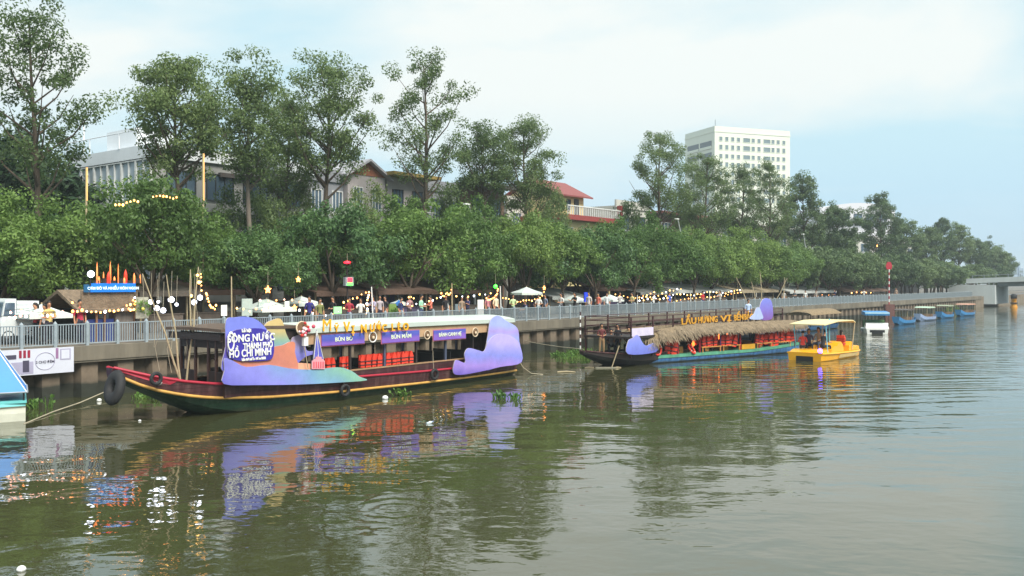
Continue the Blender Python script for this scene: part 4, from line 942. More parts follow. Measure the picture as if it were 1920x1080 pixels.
# life vests hung along the near side, each a thing of its own
def vest_mesh():
    mb = MB()
    for sg in (-1, 1):
        mb.ext([(sg * .03, -.06, 0), (sg * .22, -.05, .02), (sg * .23, -.05, .30), (sg * .16, -.05, .5), (sg * .10, -.05, .52), (sg * .05, -.06, .34)], (0, .09, 0), 0)
    mb.box(-.22, .22, .05, .10, .02, .5); 
    for z in (.10, .24): mb.box(-.235, .235, -.075, .11, z, z + .03, 1)
    return mb.mesh('life_vest', [VEST, VESTD])
VM = vest_mesh()
vx = [(620, 690), (648, 688), (684, 686), (696, 685), (706, 686), (722, 684), (734, 682), (742, 683), (751, 679), (766, 677)]
for i, (x, y) in enumerate(vx):
    c = B1.on(x, y + 5, -1.22); o = link('life_vest', VM, None, B1.world((c.x, -1.2, 1.12)), B1.rz + random.uniform(-.3, .3),
        label=f'orange life vest, {nth(i)} from the bow along the festival boat rail', cat='life vest', group='life vests on the festival boat')
    o.scale = (1.05, 1, 1.0)
# tyre fenders
def tyre(fr, c, R0, r0, label, tilt=0, rx=90, sy=1.0, yaw=0.0):
    t = thing('tyre_fender', label, 'tyre', fr.world(c), fr.rz + yaw)
    M = Matrix.Rotation(R(rx), 4, 'X') @ Matrix.Rotation(tilt, 4, 'Y')
    mb = MB(); mb.torus(R0, r0, 26, 10, M=M, sy=sy); mb.build('tread', TYRE, t)
    mb = MB(); mb.torus(R0 - r0 * .75, r0 * .25, 26, 6, M=M, sy=sy); mb.build('inner_rim', mat('tyre_rim', (58, 58, 60), .7), t)
    return t
for (x, y, lab) in [(647, 732, 'black tyre fender hanging amidships below the teal wave cut-out'), (815, 702, 'black tyre fender hanging near the stern of the festival boat')]:
    c = B1.on(x, y, -1.66); tyre(B1, c, .19, .065, lab)
    mb = MB(); a = B1.world((c.x, -1.60, c.z + .2)); b = B1.world((c.x - .05, -1.60, c.z + 1.0)); mb.tube([a, b], .012, 5); mb.build('fender_rope', ROPE, label='short rope holding the ' + ('midship' if x < 700 else 'stern') + ' tyre fender', cat='rope')
c = B1.across(222, 722, -2.75); tyre(B1, (-3.05, -.42, 1.2), .25, .15, 'big dark tyre slung under the bow tip of the festival boat', sy=1.45, yaw=R(-58), rx=70, tilt=R(-22))
tyre(B1, (-1.95, -.95, 1.42), .17, .06, 'small tyre fender lashed to the red bow cheek')

# decorated bamboo poles standing on the foredeck
POLEW = [(352, 706, 357, 505, 1.0, 'tall bamboo pole at the wheelhouse, lamp-tipped'), (348, 706, 372, 500, .4, 'pale bamboo pole leaning right beside the lamp-tipped one'),
         (345, 704, 267, 513, .2, 'long bamboo pole leaning far to the left over the bow'), (341, 702, 312, 515, -.2, 'bamboo pole leaning slightly left with white lanterns')]
BULBW = mat('bulb_white', (255, 255, 255), .3, emit=4, ecol=(232, 238, 255)); BULBY = mat('bulb_warm', (255, 220, 160), .3, emit=4, ecol=(255, 190, 96)); BULBO = mat('bulb_orange', (255, 190, 120), .3, emit=4, ecol=(255, 150, 74)); BULBP = mat('bulb_rose', (255, 210, 190), .3, emit=4, ecol=(255, 176, 150))
BULBG = mat('bulb_green', (120, 255, 100), .3, emit=6, ecol=(40, 255, 40)); BULBR = mat('bulb_red', (255, 60, 60), .3, emit=5, ecol=(255, 20, 40)); BULBB = mat('bulb_blue', (120, 110, 255), .3, emit=6, ecol=(96, 70, 255))
for i, (xa, ya, xb, yb, yy, lab) in enumerate(POLEW):
    a = B1.world((B1.on(xa, ya, yy).x, yy, .78)); Y = a.y + (0.2 if i < 2 else -.5); b = P(xb, yb, Y)
    t = thing('bamboo_pole', lab, 'pole', a, 0, 'decorated bamboo poles on the bow')
    e = b - a; mid = e * .5 + Vector((0.06, 0, 0)); mb = MB(); mb.tube([(0, 0, 0), e * .25, mid, e * .8, e], [.04, .036, .03, .024, .015], 7); mb.build('cane', BAMBOO, t)
    if i != 3:
        ln = {0: .9, 1: .5, 2: 1.15}[i]
        mb = MB(); mb.tube([e, e + Vector((.04, 0, -ln * .5)), e + Vector((.02, 0, -ln))], .009, 5); mb.build('cord', ROPE, t)
        mb = MB(); mb.sph(e + Vector((.02, 0, -ln - .05)), .06, 8, 6); mb.build('pendant', BULBY if i < 2 else mat('pendant_yellow', (214, 200, 90), .5), t)
    if i == 1:
        mb = MB(); mb.sph(e * .93, .05, 8, 6); mb.build('bulb', BULBY, t)
    for q in range(2):
        mb = MB(); ee = e * (.55 + .2 * q); mb.tube([ee, ee + Vector((-.25 + .3 * q, .1, -.7)), ee + Vector((-.1 + .1 * q, .1, -1.5))], .008, 5); mb.build('cord', ROPE, t)
# white globe lanterns hung on the poles
for i, (x, y, r_) in enumerate([(283, 566, 7), (294, 578, 8), (306, 582, 8), (321, 562, 9), (364, 567, 8), (375, 558, 8), (297, 566, 4), (331, 571, 5)]):
    p = P(x, y, 34.5); mb = MB(); mb.sph((0, 0, 0), r_ / F * 34.5 * .62, 12, 8); t = thing('globe_lantern', f'glowing white globe lantern, {nth(i)} of the cluster over the bow', 'lantern', p, 0, 'white globe lanterns'); mb.build('globe', BULBW, t)
    mb = MB(); mb.tube([(0, 0, .1), (.03, 0, 1.1)], .008, 5); mb.build('cord', ROPE, t)

# mooring lines
def rope(name, pts, lab, r_=.018, sag=.0):
    mb = MB(); mb.tube(pts, r_, 5); return mb.build(name, ROPE, label=lab, cat='rope')
a = B1.world((17.1, -1.1, 1.0)); b = G(1018, 702)
rope('mooring_rope', [a, a.lerp(b, .3) + Vector((0, 0, -.35)), a.lerp(b, .6) + Vector((0, 0, -.35)), b], 'slack rope dropping from the stern of the festival boat to the water')

# ---------------------------------------------------------------- maroon double-decker behind
o2 = Vector((5.6, 49.5, 0)); B2 = Frame((o2.x, o2.y), (U.x, U.y))
b2 = thing('double_deck_boat', 'maroon two-deck boat with yellow letters moored behind the thatched boat', 'boat', B2.o, B2.rz)
bt2 = [(-3.2, .15), (-2, .6), (0, 1.15), (2, 1.45), (14, 1.5), (21, 1.2)]; gt2 = [(-3.2, .95), (-2, .78), (0, .62), (4, .55), (21, .6)]
st = []
for i in range(25):
    x = -3.2 + 24.2 * i / 24; b, g = interp(x, bt2), interp(x, gt2); k_ = interp(x, [(-3.2, .75), (-2, .35), (-.5, -.1), (1, -.3), (21, -.3)])
    st.append((x, [(b, g), (b * .98, (g * .6 + k_ * .4)), (b * .8, g * .3 + k_ * .7), (.001, k_)]))
loft(st, [0, 1, 1]).build('hull', [DKWOOD, BLACKM], b2)
for sg in (-1, 1):
    mb = MB(); mb.tube([(x, sg * interp(x, bt2), interp(x, gt2) + .03) for x in [-3.1 + 24 * i / 30 for i in range(31)]], .045, 6, 0 if sg > 0 else 0); mb.build('gunwale', MAROON, b2)
mb = MB()
for i in range(24):
    x0, x1 = -3.2 + 24.2 * i / 24, -3.2 + 24.2 * (i + 1) / 24; mb.add([(x0, -interp(x0, bt2) * .97, interp(x0, gt2) - .05), (x1, -interp(x1, bt2) * .97, interp(x1, gt2) - .05), (x1, interp(x1, bt2) * .97, interp(x1, gt2) - .05), (x0, interp(x0, bt2) * .97, interp(x0, gt2) - .05)], [(0, 1, 2, 3)])
mb.build('deck', DKWOOD, b2)
X2 = B2.on(1180, 600, -1.4).x
UZ = 1.62
mb = MB(); mb.box(X2, 20.5, -1.5, 1.5, UZ - .12, UZ); mb.build('upper_deck', DKWOOD, b2)
for i in range(10):
    x = X2 + .1 + (20.2 - X2) * i / 9
    for sg in (-1, 1):
        mb = MB(); mb.box(x - .04, x + .04, sg * 1.42 - .04, sg * 1.42 + .04, .5, UZ - .12); mb.build('deck_post', MAROON, b2)
        mb = MB(); mb.box(x - .035, x + .035, sg * 1.45 - .035, sg * 1.45 + .035, UZ, UZ + 1.05); mb.build('rail_post', MAROON, b2)
for sg in (-1, 1):
    mb = MB()
    for z in (.18, .5, .8, 1.02): mb.box(X2, 20.3, sg * 1.45 - .02, sg * 1.45 + .02, UZ + z, UZ + z + .045)
    mb.build('rail', MAROON, b2)
mb = MB()
for z in (.18, .5, .8, 1.02): mb.box(X2 - .02, X2 + .02, -1.45, 1.45, UZ + z, UZ + z + .045)
mb.build('rail', MAROON, b2)
mb = MB(); a = B2.on(1184, 612, -1.5); b = B2.on(1224, 611, -1.5); mb.box(a.x, b.x, -1.54, -1.51, UZ + .02, UZ + .45); mb.build('white_board', mat('board_lilac', (206, 196, 220), .6, var=.1), b2)
mb = MB(); mb.box(6, 20, -1.30, -1.24, .5, UZ - .12); mb.build('lower_wall', MAROON, b2)
# yellow letter row  and blue banners below it
for txt, x0, x1, y0, y1 in [('LẨU', 1277, 1306, 598, 595), ('HƯƠNG', 1308, 1346, 592, 588), ('VỊ', 1350, 1372, 586, 583), ('BẾN', 1376, 1394, 580, 578), ('BẮC', 1395, 1412, 577, 575)]:
    a = B2.on(x0, (y0), -1.56); b = B2.on(x1, y1, -1.56); wd = b.x - a.x; zc = UZ + .62
    me = text_mesh(txt, .52, .02, mat('letter_ochre', (206, 150, 40), .5, var=.12), .010); xs_ = [v.co.x for v in me.vertices]; k_ = wd * .95 / (max(xs_) - min(xs_)); me.transform(Matrix.Diagonal((k_, 1, 1, 1)))
    link('lettering', me, b2, ((a.x + b.x) / 2, -1.56, zc))
    mb = MB(); mb.box(a.x, b.x, -1.535, -1.515, zc - .03, zc + .03); mb.build('letter_bar', MAROON, b2)
for i, (x0, x1) in enumerate([(1282, 1318), (1336, 1374), (1384, 1424)]):
    a = B2.on(x0, 605, -1.56); b = B2.on(x1, 602, -1.56); mb = MB(); mb.box(a.x, b.x, -1.57, -1.54, UZ - .22, UZ + .16); o = mb.build('banner', BLUEB, b2)
    mb = MB(); mb.box(a.x + .3 * (b.x - a.x), b.x - .3 * (b.x - a.x), -1.575, -1.571, UZ - .08, UZ + .05); mb.build('lettering_band', BANT, o)
for x, y in ((1275, 607), (1327, 601), (1378, 596)):
    c = B2.on(x, y, -1.58); M = Matrix.Translation((c.x, -1.58, UZ)) @ Matrix.Rotation(R(90), 4, 'X'); mb = MB(); mb.torus(.22, .04, 16, 6, M=M); mb.lathe([(.001, 0), (.2, 0)], 16, M=M, m=1); mb.build('woven_tray', [TRAY, TRAYD], b2)
g_b2 = grad('print_bow', [(0, (74, 84, 200)), (.5, (104, 122, 224)), (1, (150, 146, 226))], scale=1.6, off=.6, warp=.3)
panel(B2, b2, 'scenery_panel', smooth_outline([(1178, 664), (1178, 640), (1186, 634), (1193, 628), (1199, 631), (1204, 641), (1211, 648), (1220, 645), (1228, 644), (1230, 660)]), -1.62, g_b2, label='blue twin-peak cut-out at the bow')
g_b2s = grad('print_ball', [(0, (120, 60, 160)), (.5, (110, 92, 204)), (1, (100, 116, 224))], scale=1.6, off=2.0, warp=.3)
panel(B2, b2, 'scenery_panel', smooth_outline([(1424, 598), (1425, 574), (1430, 562), (1438, 559), (1446, 564), (1449, 578), (1447, 598)]), -1.60, g_b2s, label='round violet cloud cut-out at the stern')
panel(B2, b2, 'scenery_panel', smooth_outline([(1406, 598), (1414, 588), (1418, 578), (1424, 577), (1428, 586), (1430, 598)]), -1.64, mat('print_pale_blue', (168, 184, 226), .5), label='pale blue cut-out beside the round cloud')
# striped boathook and a leaning pole with a float at the bow
t = thing('striped_pole', 'white and brown striped pole standing at the bow of the double-deck boat', 'pole', B2.world((-2.3 + .6, -.2, .62)))
for i in range(10):
    mb = MB(); mb.tube([(0.0, 0, i * .22), (0, 0, i * .22 + .22)], .045, 7); mb.build('stripe', WHT if i % 2 == 0 else MAROON, t)
t.location = P(1088, 650, 53) ; t.location.z = .6
t = thing('leaning_pole', 'pale wooden pole leaning into the water at the bow of the double-deck boat', 'pole', G(1143, 690))
a = G(1143, 690); b = P(1161, 648, 47.9); mb = MB(); mb.tube([(0, 0, -.3), b - a], .03, 6); mb.build('shaft', BAMBOO, t); mb = MB(); mb.box(-.75, .35, -.09, .09, -.02, .05); mb.build('float', mat('float_grey', (140, 136, 120), .8), t)

# ---------------------------------------------------------------- thatched boat
B3 = Frame((7.7, 50.0), (11.1, 8.8)); L3 = 14.3
b3 = thing('thatched_boat', 'teal and blue barge with a shaggy straw roof and red posts', 'boat', B3.o, B3.rz)
TEAL = mat('hull_teal', (84, 150, 122), .55, var=.25, vs=2, streak=True); HBLUE = hull_mat('hull_blue', (58, 112, 166), 5); REDW = mat('post_red', (170, 34, 52), .5, var=.15); WOODY = mat('bench_wood', (196, 136, 70), .6, var=.2)
W3 = 2.5
st = []
for i in range(18):
    x = L3 * i / 17; b = interp(x, [(0, 1.15), (2, 1.25), (12, 1.25), (L3, .95)]); g = interp(x, [(0, .46), (9, .42), (L3, .62)])
    st.append((x, [(b, g), (b, g - .17), (b * .985, g - .2), (b * .96, .06), (b * .8, -.2), (.001, -.25)]))
loft(st, [0, 1, 2, 2, 2]).build('hull', [TEAL, MAROON, HBLUE], b3)
b3.location = B3.world((0, 1.25, 0))
mb = MB()
for i in range(17):
    x0, x1 = st[i][0], st[i + 1][0]; a, b = st[i][1][0], st[i + 1][1][0]; mb.add([(x0, -a[0], a[1] - .01), (x1, -b[0], b[1] - .01), (x1, b[0], b[1] - .01), (x0, a[0], a[1] - .01)], [(0, 1, 2, 3)])
mb.build('deck', TEAL, b3)
THZ = 1.95
for i in range(8):
    x = .5 + 13.2 * i / 7
    for sg in (-1, 1):
        mb = MB(); mb.box(x - .04, x + .04, sg * 1.05 - .04, sg * 1.05 + .04, .4, 1.62); mb.build('post', REDW if i % 3 else mat('post_purple', (88, 44, 96), .5), b3)
# straw roof: rounded core plus thousands of hanging straws
STRAW = mat('straw', (136, 120, 98), .9, var=.35, vs=3, objvar=0); STRAWC = mat('straw_core', (130, 112, 86), .95, var=.3, vs=5, bump=.05, bs_=12)
mb = MB(); vs = []; n = 12; xs = [-.35, .1, .8, 3, 6, 9, 12, 13.8, 14.4]
for q, x in enumerate(xs):
    dz = .28 if q == 0 else (.1 if q == 1 else (0 if q < 7 else (.05 if q == 7 else .16)))
    for j in range(n + 1):
        a = math.pi * j / n; vs.append((x, -1.42 * math.cos(a), (1.42 if x < 3 else 1.58) + ((.62 if x < 3 else .46) - dz) * math.sin(a) ** .8 + .02 * math.sin(x * 2)))
fs = [(i * (n + 1) + j, i * (n + 1) + j + 1, (i + 1) * (n + 1) + j + 1, (i + 1) * (n + 1) + j) for i in range(len(xs) - 1) for j in range(n)]
fs += [tuple(range(n + 1)), tuple(reversed(range((len(xs) - 1) * (n + 1), len(xs) * (n + 1))))]
mb.add(vs, fs, 0, True); rf = mb.build('thatch_roof', STRAWC, b3)
m_ = 9000; g = np.random.default_rng(5)
x = g.random(m_) * 15.0 - .5; a = np.where(g.random(m_) < .75, g.random(m_) * 1.45, math.pi - g.random(m_) * .5)
y = -1.45 * np.cos(a); z = np.where(x < 2, 1.42, 1.58) + np.where(x < 2, .62, .46) * np.abs(np.sin(a)) ** .8 + .03
endf = (x < .4); z = np.where(endf, z - .22, z)
ln = (.22 + .28 * g.random(m_)) * np.where(x < 3.5, 1.0, .6); dy = -np.cos(a) * .55 + g.normal(size=m_) * .18; dz = -.55 - .45 * np.abs(np.cos(a)) + g.normal(size=m_) * .12; dx = g.normal(size=m_) * .3 - np.where(endf, .5, 0)
wd = .014 + .016 * g.random(m_)
v = np.empty((m_, 4, 3)); v[:, 0] = np.stack([x - wd, y, z], 1); v[:, 1] = np.stack([x + wd, y, z], 1)
v[:, 2] = np.stack([x + wd * .4 + dx * ln, y + dy * ln, z + dz * ln + .02], 1); v[:, 3] = np.stack([x - wd * .4 + dx * ln, y + dy * ln, z + dz * ln + .02], 1)
me = bpy.data.meshes.new('straw'); me.vertices.add(m_ * 4); me.loops.add(m_ * 4); me.polygons.add(m_); me.vertices.foreach_set('co', v.ravel()); me.loops.foreach_set('vertex_index', np.arange(m_ * 4))
me.polygons.foreach_set('loop_start', np.arange(m_) * 4); me.polygons.foreach_set('loop_total', np.full(m_, 4)); me.materials.append(STRAW); me.update(calc_edges=True)
link('straw', me, rf, kind='stuff')
# plank seats, rail, inner panels
for x0, x1 in ((4.4, 6.2), (6.3, 8.0), (9.6, 11.2), (11.3, 13.2)):
    mb = MB(); mb.box(x0, x1, -1.13, -1.05, .70, .76); mb.build('side_rail', WOODY, b3)
    for q in (x0 + .1, x1 - .1): mb = MB(); mb.box(q - .03, q + .03, -1.12, -1.06, .42, .70); mb.build('rail_foot', WOODY, b3)
mb = MB(); mb.box(8.1, 9.4, -1.14, -1.08, .44, .74); mb.build('yellow_box', mat('box_yellow', (200, 150, 40), .5), b3)
DKC = mat('curtain_brown', (66, 54, 52), .85, var=.25, vs=3, streak=True)
for x0, x1, yy in ((.6, 2.2, -.8), (3.4, 4.1, .3), (8.3, 9.2, .2)):
    mb = MB(); n = 12
    for i in range(n): 
        q0, q1 = x0 + (x1 - x0) * i / n, x0 + (x1 - x0) * (i + 1) / n; mb.add([(q0, yy + .06 * (i % 2), .5), (q1, yy + .06 * ((i + 1) % 2), .5), (q1, yy + .06 * ((i + 1) % 2), 1.6), (q0, yy + .06 * (i % 2), 1.6)], [(0, 1, 2, 3)])
    mb.build('curtain', DKC, b3)
mb = MB(); mb.box(9.7, 11.6, .95, 1.0, .95, 1.5); mb.build('pale_panel', mat('panel_bluegrey', (150, 166, 196), .5), b3)
mb = MB(); mb.box(.2, 13.5, 1.06, 1.1, .45, 1.0); mb.build('far_side_board', mat('board_slate', (104, 112, 130), .6, var=.2), b3)
for x in (2.9, 5.2, 7.0, 10.4, 12.2):
    mb = MB(); mb.box(x, x + .35, -.7, .7, .44, .82); mb.build('bench', WOODY, b3)
def ring(loc, rz, lab, tilt):
    t = thing('lifebuoy', lab, 'lifebuoy', loc, rz, 'lifebuoys on the thatched boat'); M = Matrix.Rotation(R(tilt), 4, 'X')
    mb = MB(); mb.torus(.3, .065, 22, 8, M=M); mb.build('ring', VEST, t)
    for q in range(4):
        mb = MB(); a = q * math.pi / 2 + .4; mb.torus(.07, .012, 10, 5, M=M @ Matrix.Translation((.3 * math.cos(a), .3 * math.sin(a), 0)) @ Matrix.Rotation(a, 4, 'Z') @ Matrix.Rotation(R(90), 4, 'X')); mb.build('band', WHT, t)
ring(B3.world((.55, .1, .78)), B3.rz, 'red lifebuoy standing at the straw end of the barge', 80)
ring(B3.world((3.5, .15, .68)), B3.rz + .4, 'red lifebuoy leaning by the grey side board', 55)
for i, (x, yy, z, sc_) in enumerate([(1.75, .22, .46, 1.7), (2.0, .3, .46, 1.3), (4.9, .2, .72, 1.3), (5.6, .3, .76, 1.3), (6.6, .2, .72, 1.3), (7.2, .22, .66, 1.5), (7.8, .3, .7, 1.3), (9.9, .25, .66, 1.3), (11.4, .18, .50, 1.6), (11.0, .3, .6, 1.3), (12.1, .25, .66, 1.4), (12.7, .25, .7, 1.7), (13.3, .3, .7, 1.4)]):
    o = link('life_vest', VM, None, B3.world((x, yy, z)), B3.rz + random.uniform(-.5, .5), label=f'red life vest under the straw roof, {nth(i)} from the barge end nearest the camera', cat='life vest', group='life vests on the thatched boat'); o.scale = (sc_, 1, sc_); o.rotation_euler[1] = random.uniform(-.25, .25)
for i, (x, y) in enumerate([(1300, 645), (1328, 638), (1348, 632), (1364, 630)]):
    p = B3.world((B3.on(x, y, .9).x, .9, B3.on(x, y, .9).z)); t = thing('flame_lantern', f'orange glowing lantern under the straw roof, {nth(i)} from the near end', 'lantern', p, 0, 'lanterns in the thatched boat')
    mb = MB(); mb.lathe([(.001, -.14), (.08, -.08), (.1, .02), (.05, .14), (.001, .2)], 10); mb.build('shade', mat('lantern_glow', (255, 140, 70), .5, emit=2.2, ecol=(255, 120, 50)), t); mb = MB(); mb.tube([(0, 0, .18), (0, 0, .5)], .008, 5); mb.build('cord', ROPE, t)
# second low thatched roof further along the bank
B5 = Frame((bank(1500, -4.5).x, bank(1500, -4.5).y), (U.x, U.y)); b5 = thing('small_thatched_boat', 'small low boat with a straw roof beyond the yellow pedal boat', 'boat', B5.o, B5.rz)
st = [(x, [(interp(x, [(-1, .4), (1, .9), (8, .9), (9, .5)]), .45), (.8 * interp(x, [(-1, .4), (1, .9), (8, .9), (9, .5)]), .05), (.001, -.2)]) for x in (-1, 0, 1, 3, 5, 7, 8, 9)]
loft(st, [0, 0]).build('hull', HBLUE, b5)
for i in range(4):
    for sg in (-1, 1): mb = MB(); mb.box(.5 + i * 2.2, .57 + i * 2.2, sg * .8 - .03, sg * .8 + .03, .4, 1.6); mb.build('post', DKWOOD, b5)
mb = MB(); vs = []
for x in (-.3, .2, 4, 7.4, 8):
    dz = .2 if x in (-.3, 8) else 0
    for j in range(9): a = math.pi * j / 8; vs.append((x, -1.2 * math.cos(a), 1.5 + (.5 - dz) * math.sin(a)))
mb.add(vs, [(i * 9 + j, i * 9 + j + 1, i * 9 + 10 + j, i * 9 + 9 + j) for i in range(4) for j in range(8)] + [tuple(range(9)), tuple(reversed(range(36, 45)))], 0, True); mb.build('thatch_roof', STRAWC, b5)
# ---------------------------------------------------------------- pedal boats
def pedal_hull(t, Lh, Wh, mh, mband, seatm):
    st = []
    for i in range(13):
        x = Lh * i / 12; b = Wh / 2 * interp(x / Lh, [(0, .90), (.12, 1.0), (.85, 1.0), (1, .86)]); g = .40 + .10 * (1 - x / Lh) ** 2
        st.append((x, [(b, g), (b * 1.03, g - .07), (b * .96, g - .10), (b * .92, .04), (b * .8, -.15), (.001, -.15)]))
    loft(st, [0, 0, 0, 0, 0]).build('hull', mh, t)
    mb = MB()
    for i in range(12):
        (x0, a), (x1, b) = st[i], st[i + 1]; mb.add([(x0, -a[0][0], a[0][1]), (x1, -b[0][0], b[0][1]), (x1, b[0][0], b[0][1]), (x0, a[0][0], a[0][1])], [(0, 1, 2, 3)])
    mb.build('deck', mh, t)
    for sg in (-1, 1):
        mb = MB(); mb.ext([(Lh * .38, sg * (Wh / 2 * .955), .10), (Lh * .86, sg * (Wh / 2 * .955), .10), (Lh * .88, sg * (Wh / 2 * .985), .30), (Lh * .40, sg * (Wh / 2 * .985), .30)], (0, sg * .015, 0)); mb.build('side_stripe', mband, t)
    mb = MB(); mb.box(-.02, .05, -Wh * .22, Wh * .22, .0, .28); mb.build('paddle_tunnel', BLACKM, t)
YB = Frame((17.66, 51.3), (.66, .75)); LY = 5.9
YELB = mat('fibreglass_yellow', (236, 170, 30), .3, var=.08, vs=1.5); BANDY = mat('band_sand', (206, 178, 120), .4, var=.1); CREAMC = mat('canopy_cream', (226, 208, 158), .6, var=.06)
yb = thing('yellow_pedal_boat', 'yellow fibreglass pedal boat with a cream canopy carrying passengers', 'pedal boat', YB.world((0, 1.15, 0)), YB.rz)
pedal_hull(yb, LY, 2.3, YELB, BANDY, YELB)
def bump_ridge(t, prof, y0, y1, m, name):
    mb = MB(); mb.ext([(x, y0, z) for x, z in prof], (0, y1 - y0, 0)); return mb.build(name, m, t)
bump_ridge(yb, [(.1, .49), (.5, .62), (1.0, .66), (1.2, .50), (1.2, .45), (.1, .45)], -.95, .95, YELB, 'bow_moulding')
bump_ridge(yb, [(1.5, .45), (1.55, .62), (1.9, .80), (2.3, .78), (2.6, .95), (2.9, 1.02), (3.15, .85), (3.3, .62), (3.3, .44)], -.98, -.2, YELB, 'seat_moulding')
bump_ridge(yb, [(1.5, .45), (1.55, .62), (1.9, .80), (2.3, .78), (2.6, .95), (2.9, 1.02), (3.15, .85), (3.3, .62), (3.3, .44)], .2, .98, YELB, 'seat_moulding')
bump_ridge(yb, [(4.2, .42), (4.25, .72), (4.55, .95), (4.75, .92), (4.9, .7), (5.2, .58), (5.6, .66), (5.8, .62), (5.85, .42)], -.95, .95, YELB, 'stern_moulding')
CZ = 2.05
mb = MB(); mb.ext([(.3, -1.05, CZ), (2.3, -1.05, CZ + .16), (4.6, -1.05, CZ + .14), (5.0, -1.05, CZ + .02), (5.0, -1.05, CZ + .07), (4.6, -1.05, CZ + .2), (2.3, -1.05, CZ + .22), (.3, -1.05, CZ + .06)], (0, 2.1, 0)); mb.build('canopy', CREAMC, yb)
for (xa, ya, xb) in ((1.0, -.95, .7), (1.0, .95, .7), (4.6, -.98, 5.05), (4.6, .98, 5.05)):
    mb = MB(); mb.tube([(xa, ya, .45), (xb, ya, CZ + .08)], .03, 7); mb.build('canopy_pole', BAMBOO if xa > 2 else mat('pole_cyan', (120, 200, 220), .4), yb)
mb = MB(); mb.tube([(2.6, -.4, .5), (2.6, -.4, CZ + .3)], .035, 7); mb.build('canopy_pole', mat('pole_cyan', (120, 200, 220), .4), yb)
mb = MB(); mb.sph((.05, -.9, .62), .12, 10, 7, 0, (1, 1, 1.2)); mb.build('bow_light', BULBB, yb)
WB_ = Frame((G(1645, 626).x, G(1645, 626).y), (.25, .97)); wb = thing('white_pedal_boat', 'small white pedal boat with a blue canopy seen end on', 'pedal boat', WB_.o, WB_.rz)
pedal_hull(wb, 3.6, 2.05, WHT, mat('band_grey', (150, 160, 170), .4), WHT)
bump_ridge(wb, [(.05, .48), (.25, .85), (.5, .95), (.7, .8), (1.2, .6), (1.2, .45), (.05, .45)], -.95, .95, WHT, 'bow_moulding')
mb = MB(); mb.box(-.012, .03, -.62, .62, .12, .34); mb.build('front_grille', BLACKM, wb)
mb = MB(); mb.ext([(0, -1.02, 1.62), (0, -1.02, 1.78), (.2, -1.02, 1.9), (2.6, -1.02, 1.95), (2.6, -1.02, 1.62)], (0, 2.04, 0)); cnp = mb.build('canopy', mat('canopy_blue', (52, 130, 190), .5, var=.1), wb)
mb = MB(); mb.box(-.02, .04, -1.0, 1.0, 1.76, 1.9); mb.build('canopy_edge', mat('canopy_pale', (176, 214, 236), .5), cnp)
for (x, y) in ((.15, -.95), (.15, .95), (2.4, -.95), (2.4, .95)): mb = MB(); mb.tube([(x, y, .45), (x, y, 1.63)], .025, 6); mb.build('canopy_pole', DKWOOD, wb)
bump_ridge(wb, [(2.2, .45), (2.2, 1.0), (2.4, 1.15), (2.6, .9), (2.6, .45)], -.9, .9, mat('seat_green', (60, 96, 50), .6), 'seat')

# blue canopied canoes moored beyond
CBL = mat('canoe_blue', (66, 132, 186), .45, var=.12, vs=1.5); CBL2 = mat('canoe_pale', (150, 170, 206), .45, var=.12); 
def canoe(px, py, ln, wcol, ccol, lab, cx0, cx1):
    g = G(px, py); fr = Frame((g.x, g.y), (.72, .69)); t = thing('canopied_canoe', lab, 'boat', g, fr.rz, 'blue canoes moored along the wall')
    st = []
    for i in range(13):
        q = i / 12; x = -.35 + ln * q; b = .75 * math.sin(math.pi * min(1, .12 + .8 * q)) ** .6; g_ = .50 + .38 * max(0, 1 - q * 4) ** 1.5 + .2 * max(0, q * 5 - 4) ** 1.5
        k_ = -.15 + .35 * max(0, 1 - q * 7)
        st.append((x, [(b, g_), (b * .9, g_ * .5 + k_ * .5), (b * .5, k_ * .9), (.001, k_)]))
    loft(st, [0, 0, 0]).build('hull', wcol, t)
    mb = MB(); mb.box(.6, ln - 1.0, -.55, .55, .1, .16); mb.build('floorboards', DKWOOD, t)
    mb = MB(); mb.ext([(cx0 - .1, -.75, 1.55), (cx0 + .3, -.75, 1.66), (cx1 - .3, -.75, 1.66), (cx1 + .1, -.75, 1.55), (cx1, -.75, 1.5), (cx0, -.75, 1.5)], (0, 1.5, 0)); mb.build('canopy', ccol, t)
    for x in (cx0 + .1, cx1 - .1):
        for sg in (-1, 1): mb = MB(); mb.tube([(x, sg * .62, .35), (x, sg * .62, 1.52)], .025, 6); mb.build('canopy_pole', BAMBOO, t)
    for x in (cx0 + .5, (cx0 + cx1) / 2 + .1, cx1 - .6): mb = MB(); mb.box(x, x + .3, -.6, .6, .35, .45); mb.box(x + .26, x + .3, -.6, .6, .45, .8); mb.build('seat', mat('seat_beige', (168, 140, 116), .7, var=.2), t)
canoe(1682, 609, 4.4, CBL, TIN, 'blue canoe with a dark canopy nearest the red-topped pole', 1.0, 2.7)
canoe(1722, 602, 4.8, CBL2, mat('canopy_mint', (182, 206, 186), .6), 'pale blue canoe with a mint canopy behind the dark-canopied one', .8, 3.0)
canoe(1762, 597, 4.2, CBL, mat('canopy_sage', (150, 160, 136), .6), 'blue canoe with a sage canopy, third of the moored canoes', .9, 2.6)
canoe(1798, 593, 5.4, CBL, mat('canopy_rose', (196, 150, 128), .6), 'blue canoe with a rosy canopy, farthest of the moored canoes', 1.0, 3.9)

